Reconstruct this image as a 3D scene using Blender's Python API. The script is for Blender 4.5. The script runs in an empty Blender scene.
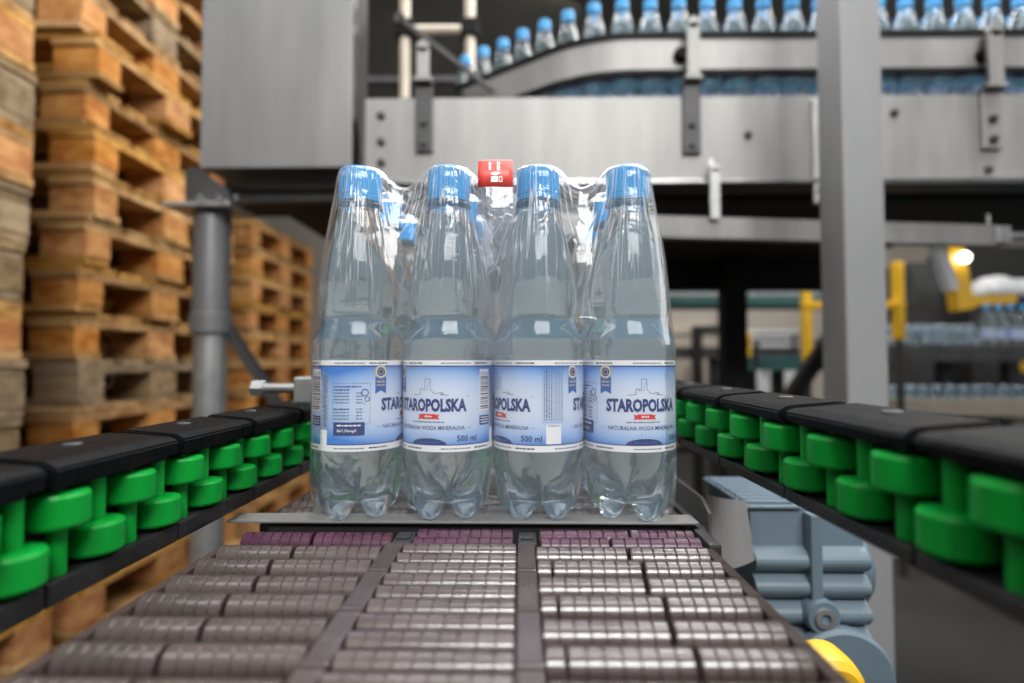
import bpy, bmesh, math, random
import numpy as np
from mathutils import Vector, Matrix, Euler

random.seed(7)
S = bpy.context.scene
COL = S.collection
PI = math.pi

# ------------------------------------------------------------------ camera, world, lamps, exposure
FPX = 548.0
EYE = 1.007                      # eye height: the belt surface is at 0.90
CAM_ROT = Euler((PI / 2 + math.atan(18.5 / FPX), 0, math.atan(8 / FPX)), 'XYZ')
cam = bpy.data.cameras.new('camera')
cam.sensor_width = 36.0
cam.lens = 36.0 * FPX / 1024
cam.clip_start = 0.01
cam.dof.use_dof = True
cam.dof.focus_distance = 0.338
cam.dof.aperture_fstop = 3.3
cam.dof.aperture_blades = 0
camo = bpy.data.objects.new('camera', cam)
camo.location = (0, 0, EYE)
camo.rotation_euler = CAM_ROT
COL.objects.link(camo)
S.camera = camo

S.view_settings.view_transform = 'Standard'
S.view_settings.look = 'None'
S.view_settings.gamma = 1.0
S.view_settings.use_curve_mapping = False
S.view_settings.exposure = 0.0
S.cycles.use_denoising = True
S.cycles.max_bounces = 26
S.cycles.transmission_bounces = 22
S.cycles.transparent_max_bounces = 24
S.cycles.glossy_bounces = 8
S.cycles.diffuse_bounces = 4
S.cycles.sample_clamp_indirect = 6.0
S.cycles.blur_glossy = 0.6

world = bpy.data.worlds.new('hall_light')
S.world = world
world.use_nodes = True
wn = world.node_tree
wn.nodes.clear()
w_out = wn.nodes.new('ShaderNodeOutputWorld')
w_bg = wn.nodes.new('ShaderNodeBackground')
w_tc = wn.nodes.new('ShaderNodeTexCoord')
w_sep = wn.nodes.new('ShaderNodeSeparateXYZ')
w_mr = wn.nodes.new('ShaderNodeMapRange')
w_mr.inputs['From Min'].default_value = -1
w_mr.inputs['From Max'].default_value = 1
w_rp = wn.nodes.new('ShaderNodeValToRGB')
els = w_rp.color_ramp.elements
els[0].position = 0.0
els[0].color = (0.02, 0.02, 0.02, 1)
els[1].position = 1.0
els[1].color = (1.0, 1.0, 1.0, 1)
e = els.new(0.47); e.color = (0.07, 0.07, 0.072, 1)
e = els.new(0.55); e.color = (0.16, 0.16, 0.165, 1)
e = els.new(0.75); e.color = (0.55, 0.56, 0.58, 1)
wn.links.new(w_tc.outputs['Generated'], w_sep.inputs[0])
wn.links.new(w_sep.outputs['Z'], w_mr.inputs['Value'])
wn.links.new(w_mr.outputs['Result'], w_rp.inputs['Fac'])
wn.links.new(w_rp.outputs['Color'], w_bg.inputs['Color'])
w_bg.inputs['Strength'].default_value = 0.40
wn.links.new(w_bg.outputs[0], w_out.inputs[0])


def area_lamp(name, loc, target, sx, sy, power, col=(1, 1, 1)):
    l = bpy.data.lights.new(name, 'AREA')
    l.shape = 'RECTANGLE'
    l.size, l.size_y = sx, sy
    l.energy = power
    l.color = col
    o = bpy.data.objects.new(name, l)
    o.location = loc
    d = Vector(target) - Vector(loc)
    o.rotation_euler = d.to_track_quat('-Z', 'Y').to_euler()
    COL.objects.link(o)
    return o


area_lamp('overhead_light', (0.45, -1.7, 3.0), (-0.05, 0.4, 1.0), 1.8, 0.7, 98, (1.0, 0.985, 0.965))
area_lamp('overhead_light', (-2.2, -0.8, 3.4), (-0.2, 0.5, 1.0), 0.6, 2.6, 26, (1.0, 0.98, 0.95))  # added unseen light, high left, to whiten the bottles' flanks
area_lamp('overhead_light', (0.9, 0.5, 3.3), (0.1, 0.4, 0.9), 0.35, 2.6, 40, (0.98, 0.99, 1.0))
area_lamp('overhead_light', (0.3, 2.0, 3.3), (0.2, 1.0, 1.0), 3.2, 0.6, 55, (0.98, 0.99, 1.0))
area_lamp('overhead_light', (0.6, 1.75, 2.75), (0.6, 1.2, 1.6), 2.6, 0.3, 26, (1.0, 0.97, 0.93))  # added low strip for highlights in the overhead bottles' shoulders
area_lamp('side_fill_light', (5.5, 0.6, 2.6), (0.0, 0.6, 1.0), 4.0, 2.4, 40, (0.97, 0.985, 1.0))  # added unseen side panel, whitens the bottles and gives a side key
area_lamp('overhead_light', (3.2, 3.0, 4.4), (2.4, 4.4, 0.9), 2.5, 1.5, 130, (1.0, 0.96, 0.90))
area_lamp('overhead_light', (1.5, 5.2, 3.8), (1.6, 5.4, 0.0), 3.0, 1.0, 90, (1.0, 0.95, 0.88))
area_lamp('overhead_light', (-0.4, 2.9, 3.3), (-1.6, 2.6, 1.0), 0.5, 1.6, 14, (1.0, 0.94, 0.86))


def at(px, py, Y):
    d = CAM_ROT.to_matrix() @ Vector(((px - 512) / FPX, (341.5 - py) / FPX, -1))
    k = Y / d.y
    return Vector((d.x * k, Y, EYE + d.z * k))


# ------------------------------------------------------------------ materials
def lk(nt, a, b):
    nt.links.new(a, b)


def mat(name, col, rough=0.5, metal=0.0, col2=None, nscale=8.0, stretch=(1, 1, 1), contrast=(0.35, 0.65), bump=0.0,
        bscale=None, rnd=0.0, rvar=0.0, coat=0.0, spec=0.5):
    m = bpy.data.materials.new(name)
    m.use_nodes = True
    nt = m.node_tree
    b = nt.nodes['Principled BSDF']
    b.inputs['Base Color'].default_value = (*col, 1)
    b.inputs['Roughness'].default_value = rough
    b.inputs['Metallic'].default_value = metal
    b.inputs['Specular IOR Level'].default_value = spec
    b.inputs['Coat Weight'].default_value = coat
    if col2 is not None or bump or rvar:
        tc = nt.nodes.new('ShaderNodeTexCoord')
        mp = nt.nodes.new('ShaderNodeMapping')
        mp.inputs['Scale'].default_value = stretch
        lk(nt, tc.outputs['Object'], mp.inputs['Vector'])
        vec = mp.outputs['Vector']
        if rnd:
            oi = nt.nodes.new('ShaderNodeObjectInfo')
            ad = nt.nodes.new('ShaderNodeVectorMath'); ad.operation = 'ADD'
            ml = nt.nodes.new('ShaderNodeVectorMath'); ml.operation = 'SCALE'
            cx = nt.nodes.new('ShaderNodeCombineXYZ')
            for i in range(3):
                lk(nt, oi.outputs['Random'], cx.inputs[i])
            lk(nt, cx.outputs[0], ml.inputs[0]); ml.inputs['Scale'].default_value = 37.0
            lk(nt, vec, ad.inputs[0]); lk(nt, ml.outputs[0], ad.inputs[1])
            vec = ad.outputs[0]
        nz = nt.nodes.new('ShaderNodeTexNoise')
        nz.inputs['Scale'].default_value = nscale
        nz.inputs['Detail'].default_value = 5
        lk(nt, vec, nz.inputs['Vector'])
        if col2 is not None:
            rp = nt.nodes.new('ShaderNodeValToRGB')
            rp.color_ramp.elements[0].position = contrast[0]
            rp.color_ramp.elements[1].position = contrast[1]
            rp.color_ramp.elements[0].color = (*col, 1)
            rp.color_ramp.elements[1].color = (*col2, 1)
            lk(nt, nz.outputs['Fac'], rp.inputs['Fac'])
            cout = rp.outputs['Color']
            if rnd:
                hs = nt.nodes.new('ShaderNodeHueSaturation')
                mr = nt.nodes.new('ShaderNodeMapRange')
                mr.inputs['To Min'].default_value = 1 - rnd
                mr.inputs['To Max'].default_value = 1 + rnd
                lk(nt, oi.outputs['Random'], mr.inputs['Value'])
                lk(nt, mr.outputs['Result'], hs.inputs['Value'])
                m2 = nt.nodes.new('ShaderNodeMath'); m2.operation = 'MULTIPLY'; m2.inputs[1].default_value = 7.31
                fr = nt.nodes.new('ShaderNodeMath'); fr.operation = 'FRACT'
                lk(nt, oi.outputs['Random'], m2.inputs[0]); lk(nt, m2.outputs[0], fr.inputs[0])
                mr2 = nt.nodes.new('ShaderNodeMapRange')
                mr2.inputs['To Min'].default_value = 1 - rnd * 0.3
                mr2.inputs['To Max'].default_value = 1 + rnd * 0.5
                lk(nt, fr.outputs[0], mr2.inputs['Value'])
                lk(nt, mr2.outputs['Result'], hs.inputs['Saturation'])
                lk(nt, cout, hs.inputs['Color'])
                cout = hs.outputs['Color']
            lk(nt, cout, b.inputs['Base Color'])
        if rvar:
            mr = nt.nodes.new('ShaderNodeMapRange')
            mr.inputs['To Min'].default_value = max(0.02, rough - rvar)
            mr.inputs['To Max'].default_value = min(1, rough + rvar)
            lk(nt, nz.outputs['Fac'], mr.inputs['Value'])
            lk(nt, mr.outputs['Result'], b.inputs['Roughness'])
        if bump:
            n2 = nz
            if bscale:
                n2 = nt.nodes.new('ShaderNodeTexNoise')
                n2.inputs['Scale'].default_value = bscale
                n2.inputs['Detail'].default_value = 4
                lk(nt, vec, n2.inputs['Vector'])
            bp = nt.nodes.new('ShaderNodeBump')
            bp.inputs['Strength'].default_value = bump
            bp.inputs['Distance'].default_value = 0.003
            lk(nt, n2.outputs['Fac'], bp.inputs['Height'])
            lk(nt, bp.outputs['Normal'], b.inputs['Normal'])
    return m


def glass_mat(name, col, ior, rough=0.0, pale_lift=0.07):
    m = bpy.data.materials.new(name)
    m.use_nodes = True
    b = m.node_tree.nodes['Principled BSDF']
    b.inputs['Base Color'].default_value = (*col, 1)
    b.inputs['Transmission Weight'].default_value = 1.0
    b.inputs['IOR'].default_value = ior
    b.inputs['Roughness'].default_value = rough
    nt = m.node_tree
    tc = nt.nodes.new('ShaderNodeTexCoord')
    nz = nt.nodes.new('ShaderNodeTexNoise'); nz.inputs['Scale'].default_value = 75; nz.inputs['Detail'].default_value = 1.5
    nz.inputs['Distortion'].default_value = 0.8
    bp = nt.nodes.new('ShaderNodeBump'); bp.inputs['Strength'].default_value = 0.22; bp.inputs['Distance'].default_value = 0.002
    lk(nt, tc.outputs['Object'], nz.inputs['Vector'])
    lk(nt, nz.outputs['Fac'], bp.inputs['Height']); lk(nt, bp.outputs['Normal'], b.inputs['Normal'])
    # pale blue scatter mixed into the plastic to brighten the bottles
    df = nt.nodes.new('ShaderNodeBsdfDiffuse'); df.inputs[0].default_value = (0.64, 0.86, 0.97, 1)
    tl = nt.nodes.new('ShaderNodeBsdfTranslucent'); tl.inputs[0].default_value = (0.64, 0.86, 0.97, 1)
    mk = nt.nodes.new('ShaderNodeMixShader'); mk.inputs[0].default_value = 0.5
    mx = nt.nodes.new('ShaderNodeMixShader'); mx.inputs[0].default_value = pale_lift
    lk(nt, df.outputs[0], mk.inputs[1]); lk(nt, tl.outputs[0], mk.inputs[2])
    lk(nt, b.outputs[0], mx.inputs[1]); lk(nt, mk.outputs[0], mx.inputs[2])
    lk(nt, mx.outputs[0], nt.nodes['Material Output'].inputs['Surface'])
    return m


M = {}
M['steel'] = mat('brushed_steel', (0.26, 0.255, 0.247), 0.52, 0.5, (0.37, 0.362, 0.35), 14, (1, 1, 0.18), rvar=0.08)
M['cabinet_steel'] = mat('cabinet_steel', (0.20, 0.202, 0.205), 0.48, 0.55, (0.31, 0.31, 0.308), 7, (1, 1, 0.16), rvar=0.1)
M['dark_steel'] = mat('dark_steel', (0.055, 0.055, 0.057), 0.5, 0.5, (0.085, 0.085, 0.085), 9)
M['bright_steel'] = mat('bright_steel', (0.72, 0.72, 0.71), 0.22, 1.0, (0.8, 0.8, 0.8), 20)
M['galv'] = mat('galvanised_sheet', (0.40, 0.41, 0.41), 0.42, 0.8, (0.52, 0.52, 0.52), 25)
M['post_paint'] = mat('grey_post_paint', (0.25, 0.253, 0.26), 0.5, 0.0, (0.285, 0.288, 0.295), 12, (1, 1, 0.3))
M['pipe_steel'] = mat('round_leg_steel', (0.17, 0.17, 0.175), 0.42, 0.5, (0.23, 0.23, 0.235), 10, (1, 1, .2))
M['cream'] = mat('cream_pipe', (0.58, 0.50, 0.40), 0.45, 0.1, (0.66, 0.58, 0.47), 14)
M['black'] = mat('black_plastic', (0.007, 0.008, 0.009), 0.42, 0.0, (0.022, 0.021, 0.021), 30, bump=0.15, bscale=220, rvar=0.12)
M['black_worn'] = mat('worn_black_plastic', (0.005, 0.0055, 0.0065), 0.5, 0.0, (0.014, 0.0115, 0.010), 34, contrast=(0.5, 0.9), bump=0.2, bscale=260, rvar=0.10, spec=0.06)
M['rubber'] = mat('black_rubber', (0.006, 0.006, 0.006), 0.6, 0.0, (0.010, 0.010, 0.010), 20, spec=0.15)
M['green'] = mat('green_plastic', (0.001, 0.25, 0.026), 0.38, 0.0, (0.002, 0.31, 0.036), 25, spec=0.28)
M['belt'] = mat('brown_grey_plastic', (0.068, 0.049, 0.046), 0.25, 0.0, (0.092, 0.069, 0.066), 60, rvar=0.05, bump=0.04, bscale=500, spec=1.0)
M['purple'] = mat('purple_plastic', (0.05, 0.013, 0.030), 0.34, 0.0, (0.075, 0.02, 0.048), 60, rvar=0.06)
M['belt_dark'] = mat('belt_bed', (0.012, 0.011, 0.011), 0.6)
M['wood'] = mat('pallet_wood', (0.27, 0.135, 0.046), 0.75, 0.0, (0.53, 0.315, 0.125), 9, (3, 0.6, 3), bump=0.3, bscale=30, rnd=0.28, spec=0.2)
M['wood_old'] = mat('weathered_wood', (0.17, 0.115, 0.065), 0.8, 0.0, (0.32, 0.23, 0.135), 9, (3, 0.6, 3), bump=0.3, bscale=30, rnd=0.25, spec=0.2)
M['block'] = mat('pallet_block_wood', (0.34, 0.125, 0.034), 0.8, 0.0, (0.56, 0.285, 0.10), 14, (1, 1, 2), bump=0.25, bscale=40, rnd=0.2, spec=0.2)
M['motor'] = mat('blue_grey_paint', (0.115, 0.165, 0.205), 0.42, 0.0, (0.14, 0.195, 0.235), 18)
M['yellow'] = mat('yellow_paint', (0.75, 0.42, 0.012), 0.42, 0.0, (0.82, 0.48, 0.02), 12)
M['cap'] = mat('blue_cap_plastic', (0.035, 0.33, 0.70), 0.32, 0.0, (0.045, 0.36, 0.74), 15, spec=0.5)
M['teal'] = mat('teal_paint', (0.035, 0.115, 0.115), 0.5, 0.0, (0.05, 0.15, 0.145), 10)
M['concrete'] = mat('concrete_floor', (0.008, 0.0078, 0.0072), 0.6, 0.0, (0.030, 0.029, 0.0275), 2.2, contrast=(0.3, 0.72), bump=0.1, bscale=40, rvar=0.2)
M['wall'] = mat('hall_wall', (0.40, 0.365, 0.325), 0.85, 0.0, (0.48, 0.44, 0.39), 1.5)
M['olive'] = mat('dark_housing_paint', (0.014, 0.0135, 0.0115), 0.85, 0.0, (0.02, 0.019, 0.016), 5, spec=0.15)
M['beige'] = mat('beige_panel', (0.42, 0.37, 0.31), 0.6, 0.0, (0.5, 0.45, 0.38), 4)
M['white_bag'] = mat('white_sheeting', (0.50, 0.52, 0.55), 0.4, 0.0, (0.58, 0.60, 0.63), 8)
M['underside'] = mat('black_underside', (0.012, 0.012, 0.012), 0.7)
M['pet'] = glass_mat('water_filled_clear_plastic', (0.955, 0.987, 1.0), 1.34)
M['red'] = mat('red_sticker', (0.86, 0.085, 0.065), 0.4, 0.0, (0.88, 0.10, 0.08), 30)
M['tape'] = None
M['print_white'] = mat('white_print', (0.90, 0.90, 0.91), 0.4)
M['print_navy'] = mat('navy_print', (0.022, 0.045, 0.19), 0.4)
M['print_blue'] = mat('blue_print', (0.04, 0.12, 0.42), 0.4)
M['print_red'] = mat('red_print', (0.72, 0.035, 0.03), 0.4)
M['print_grey'] = mat('grey_print', (0.18, 0.21, 0.30), 0.4)
M['print_black'] = mat('black_print', (0.03, 0.03, 0.035), 0.4)
M['print_gold'] = mat('gold_print', (0.52, 0.45, 0.26), 0.4)
M['lamp'] = bpy.data.materials.new('lit_lamp')
M['lamp'].use_nodes = True
_b = M['lamp'].node_tree.nodes['Principled BSDF']
_b.inputs['Emission Color'].default_value = (1, 0.93, 0.8, 1)
_b.inputs['Emission Strength'].default_value = 9


def label_mat():
    m = bpy.data.materials.new('label_print')
    m.use_nodes = True
    nt = m.node_tree
    b = nt.nodes['Principled BSDF']
    b.inputs['Roughness'].default_value = 0.35
    uv = nt.nodes.new('ShaderNodeTexCoord')
    sp = nt.nodes.new('ShaderNodeSeparateXYZ')
    lk(nt, uv.outputs['UV'], sp.inputs[0])
    # distance to the closer of the two printed fronts (u = 0.5 / 0, period 0.5), squashed ellipse = white glow of the artwork
    mu = None
    for cu_ in (1.0, 1 - 150 / 360, 2 - 150 / 360):
        sb = nt.nodes.new('ShaderNodeMath'); sb.operation = 'SUBTRACT'; sb.inputs[1].default_value = cu_
        aq = nt.nodes.new('ShaderNodeMath'); aq.operation = 'ABSOLUTE'
        lk(nt, sp.outputs['X'], sb.inputs[0]); lk(nt, sb.outputs[0], aq.inputs[0])
        if mu is None:
            mu = aq
        else:
            mn = nt.nodes.new('ShaderNodeMath'); mn.operation = 'MINIMUM'
            lk(nt, mu.outputs[0], mn.inputs[0]); lk(nt, aq.outputs[0], mn.inputs[1])
            mu = mn
    mx = nt.nodes.new('ShaderNodeMath'); mx.operation = 'MULTIPLY'; mx.inputs[1].default_value = 2.3
    lk(nt, mu.outputs[0], mx.inputs[0])
    vy = nt.nodes.new('ShaderNodeMath'); vy.operation = 'SUBTRACT'; vy.inputs[1].default_value = 0.50
    lk(nt, sp.outputs['Y'], vy.inputs[0])
    vy2 = nt.nodes.new('ShaderNodeMath'); vy2.operation = 'MULTIPLY'; vy2.inputs[1].default_value = 2.1
    lk(nt, vy.outputs[0], vy2.inputs[0])
    p1 = nt.nodes.new('ShaderNodeMath'); p1.operation = 'POWER'; p1.inputs[1].default_value = 2
    ab = nt.nodes.new('ShaderNodeMath'); ab.operation = 'ABSOLUTE'
    p2 = nt.nodes.new('ShaderNodeMath'); p2.operation = 'POWER'; p2.inputs[1].default_value = 2.4
    lk(nt, mx.outputs[0], p1.inputs[0]); lk(nt, vy2.outputs[0], ab.inputs[0]); lk(nt, ab.outputs[0], p2.inputs[0])
    su = nt.nodes.new('ShaderNodeMath'); su.operation = 'ADD'
    lk(nt, p1.outputs[0], su.inputs[0]); lk(nt, p2.outputs[0], su.inputs[1])
    rp = nt.nodes.new('ShaderNodeValToRGB')
    el = rp.color_ramp.elements
    el[0].position = 0.10; el[0].color = (0.68, 0.76, 0.90, 1)
    el[1].position = 0.92; el[1].color = (0.045, 0.23, 0.68, 1)
    e = el.new(0.5); e.color = (0.36, 0.54, 0.84, 1)
    lk(nt, su.outputs[0], rp.inputs['Fac'])
    ge = nt.nodes.new('ShaderNodeNewGeometry')
    mxb = nt.nodes.new('ShaderNodeMix'); mxb.data_type = 'RGBA'
    lk(nt, ge.outputs['Backfacing'], mxb.inputs[0]); lk(nt, rp.outputs['Color'], mxb.inputs[6])
    mxb.inputs[7].default_value = (0.26, 0.50, 0.64, 1)          # the print shows pale through the inner face
    lk(nt, mxb.outputs[2], b.inputs['Base Color'])
    return m


M['label'] = label_mat()


def film_mat(name, haze, streak, tint=(0.985, 0.99, 1.0)):
    """thin clear shrink film: see-through, glossy, slightly milky, with fold glints painted as white lines around each cap"""
    m = bpy.data.materials.new(name)
    m.use_nodes = True
    nt = m.node_tree
    nt.nodes.clear()
    out = nt.nodes.new('ShaderNodeOutputMaterial')
    tr = nt.nodes.new('ShaderNodeBsdfTransparent'); tr.inputs[0].default_value = (*tint, 1)
    gl = nt.nodes.new('ShaderNodeBsdfGlossy'); gl.inputs['Roughness'].default_value = 0.07
    df = nt.nodes.new('ShaderNodeBsdfDiffuse'); df.inputs[0].default_value = (0.93, 0.94, 0.95, 1)
    tl = nt.nodes.new('ShaderNodeBsdfTranslucent'); tl.inputs[0].default_value = (0.86, 0.88, 0.9, 1)
    tc = nt.nodes.new('ShaderNodeTexCoord')
    sp = nt.nodes.new('ShaderNodeSeparateXYZ')
    lk(nt, tc.outputs['Object'], sp.inputs[0])
    P = 0.064

    def wrap(sock, off):
        a = nt.nodes.new('ShaderNodeMath'); a.operation = 'ADD'; a.inputs[1].default_value = off
        w = nt.nodes.new('ShaderNodeMath'); w.operation = 'WRAP'
        w.inputs[1].default_value = P / 2; w.inputs[2].default_value = -P / 2
        lk(nt, sock, a.inputs[0]); lk(nt, a.outputs[0], w.inputs[0])
        return w.outputs[0]
    xx = wrap(sp.outputs['X'], P / 2)
    yc = nt.nodes.new('ShaderNodeClamp'); yc.inputs['Min'].default_value = -P * 1.0; yc.inputs['Max'].default_value = P * 1.0
    lk(nt, sp.outputs['Y'], yc.inputs['Value'])
    ri = nt.nodes.new('ShaderNodeMath'); ri.operation = 'SNAP'; ri.inputs[1].default_value = P
    ra = nt.nodes.new('ShaderNodeMath'); ra.operation = 'ADD'; ra.inputs[1].default_value = P / 2
    lk(nt, yc.outputs[0], ra.inputs[0]); lk(nt, ra.outputs[0], ri.inputs[0])
    yd = nt.nodes.new('ShaderNodeMath'); yd.operation = 'SUBTRACT'
    lk(nt, sp.outputs['Y'], yd.inputs[0]); lk(nt, ri.outputs[0], yd.inputs[1])
    an = nt.nodes.new('ShaderNodeMath'); an.operation = 'ARCTAN2'
    lk(nt, xx, an.inputs[0]); lk(nt, yd.outputs[0], an.inputs[1])
    cb = nt.nodes.new('ShaderNodeCombineXYZ')
    aa = nt.nodes.new('ShaderNodeMath'); aa.operation = 'MULTIPLY'; aa.inputs[1].default_value = 6.5
    lk(nt, an.outputs[0], aa.inputs[0]); lk(nt, aa.outputs[0], cb.inputs[0])
    zz = nt.nodes.new('ShaderNodeMath'); zz.operation = 'MULTIPLY'; zz.inputs[1].default_value = 9
    lk(nt, sp.outputs['Z'], zz.inputs[0]); lk(nt, zz.outputs[0], cb.inputs[1])
    # every cap its own folds: third coordinate = cell
    cl = nt.nodes.new('ShaderNodeMath'); cl.operation = 'SUBTRACT'
    lk(nt, sp.outputs['X'], cl.inputs[0]); lk(nt, xx, cl.inputs[1])
    c2 = nt.nodes.new('ShaderNodeMath'); c2.operation = 'MULTIPLY'; c2.inputs[1].default_value = 90
    lk(nt, cl.outputs[0], c2.inputs[0]); lk(nt, c2.outputs[0], cb.inputs[2])
    n1 = nt.nodes.new('ShaderNodeTexNoise'); n1.inputs['Scale'].default_value = 1.0; n1.inputs['Detail'].default_value = 1.5
    n1.inputs['Roughness'].default_value = 0.6
    lk(nt, cb.outputs[0], n1.inputs['Vector'])
    # large soft waves over the whole sleeve
    n2 = nt.nodes.new('ShaderNodeTexNoise'); n2.inputs['Scale'].default_value = 55; n2.inputs['Detail'].default_value = 2
    n2.inputs['Distortion'].default_value = 1.0
    lk(nt, tc.outputs['Object'], n2.inputs['Vector'])
    # folds fade out below the shoulders
    fd = nt.nodes.new('ShaderNodeMapRange'); fd.inputs['From Min'].default_value = 0.135; fd.inputs['From Max'].default_value = 0.20
    lk(nt, sp.outputs['Z'], fd.inputs['Value'])
    bs = nt.nodes.new('ShaderNodeMath'); bs.operation = 'MULTIPLY'
    lk(nt, n1.outputs['Fac'], bs.inputs[0]); lk(nt, fd.outputs[0], bs.inputs[1])
    b1 = nt.nodes.new('ShaderNodeBump'); b1.inputs['Strength'].default_value = 0.5; b1.inputs['Distance'].default_value = 0.0022
    lk(nt, bs.outputs[0], b1.inputs['Height'])
    b2 = nt.nodes.new('ShaderNodeBump'); b2.inputs['Strength'].default_value = 0.3; b2.inputs['Distance'].default_value = 0.002
    lk(nt, n2.outputs['Fac'], b2.inputs['Height']); lk(nt, b1.outputs[0], b2.inputs['Normal'])
    lk(nt, b2.outputs[0], gl.inputs['Normal'])
    fr = nt.nodes.new('ShaderNodeLayerWeight'); fr.inputs['Blend'].default_value = 0.22
    lk(nt, b2.outputs[0], fr.inputs['Normal'])
    fm = nt.nodes.new('ShaderNodeMapRange'); fm.inputs['To Min'].default_value = 0.03; fm.inputs['To Max'].default_value = 0.42
    lk(nt, fr.outputs['Fresnel'], fm.inputs['Value'])
    # base haze raised to brighten, plus fold glints painted as thin white lines
    hf = nt.nodes.new('ShaderNodeMath'); hf.operation = 'SUBTRACT'; hf.inputs[1].default_value = 0.5
    ha = nt.nodes.new('ShaderNodeMath'); ha.operation = 'ABSOLUTE'
    lk(nt, n1.outputs['Fac'], hf.inputs[0]); lk(nt, hf.outputs[0], ha.inputs[0])
    rp = nt.nodes.new('ShaderNodeValToRGB')
    rp.color_ramp.elements[0].position = 0.004; rp.color_ramp.elements[0].color = (1, 1, 1, 1)
    rp.color_ramp.elements[1].position = 0.020; rp.color_ramp.elements[1].color = (0, 0, 0, 1)
    lk(nt, ha.outputs[0], rp.inputs['Fac'])
    m1 = nt.nodes.new('ShaderNodeMath'); m1.operation = 'MULTIPLY'
    lk(nt, rp.outputs['Color'], m1.inputs[0]); lk(nt, fd.outputs[0], m1.inputs[1])
    m2 = nt.nodes.new('ShaderNodeMath'); m2.operation = 'MULTIPLY_ADD'
    m2.inputs[1].default_value = streak; m2.inputs[2].default_value = haze
    lk(nt, m1.outputs[0], m2.inputs[0])
    pale_lift = nt.nodes.new('ShaderNodeMixShader'); pale_lift.inputs[0].default_value = 0.5
    lk(nt, df.outputs[0], pale_lift.inputs[1]); lk(nt, tl.outputs[0], pale_lift.inputs[2])
    mixa = nt.nodes.new('ShaderNodeMixShader')
    lk(nt, m2.outputs[0], mixa.inputs[0]); lk(nt, tr.outputs[0], mixa.inputs[1]); lk(nt, pale_lift.outputs[0], mixa.inputs[2])
    mixb = nt.nodes.new('ShaderNodeMixShader')
    lk(nt, fm.outputs[0], mixb.inputs[0]); lk(nt, mixa.outputs[0], mixb.inputs[1]); lk(nt, gl.outputs[0], mixb.inputs[2])
    lk(nt, mixb.outputs[0], out.inputs[0])
    return m


M['film'] = film_mat('clear_shrink_film', 0.085, 0.9)
M['tape'] = film_mat('translucent_tape', 0.17, 0.0, (0.62, 0.66, 0.73))


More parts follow.
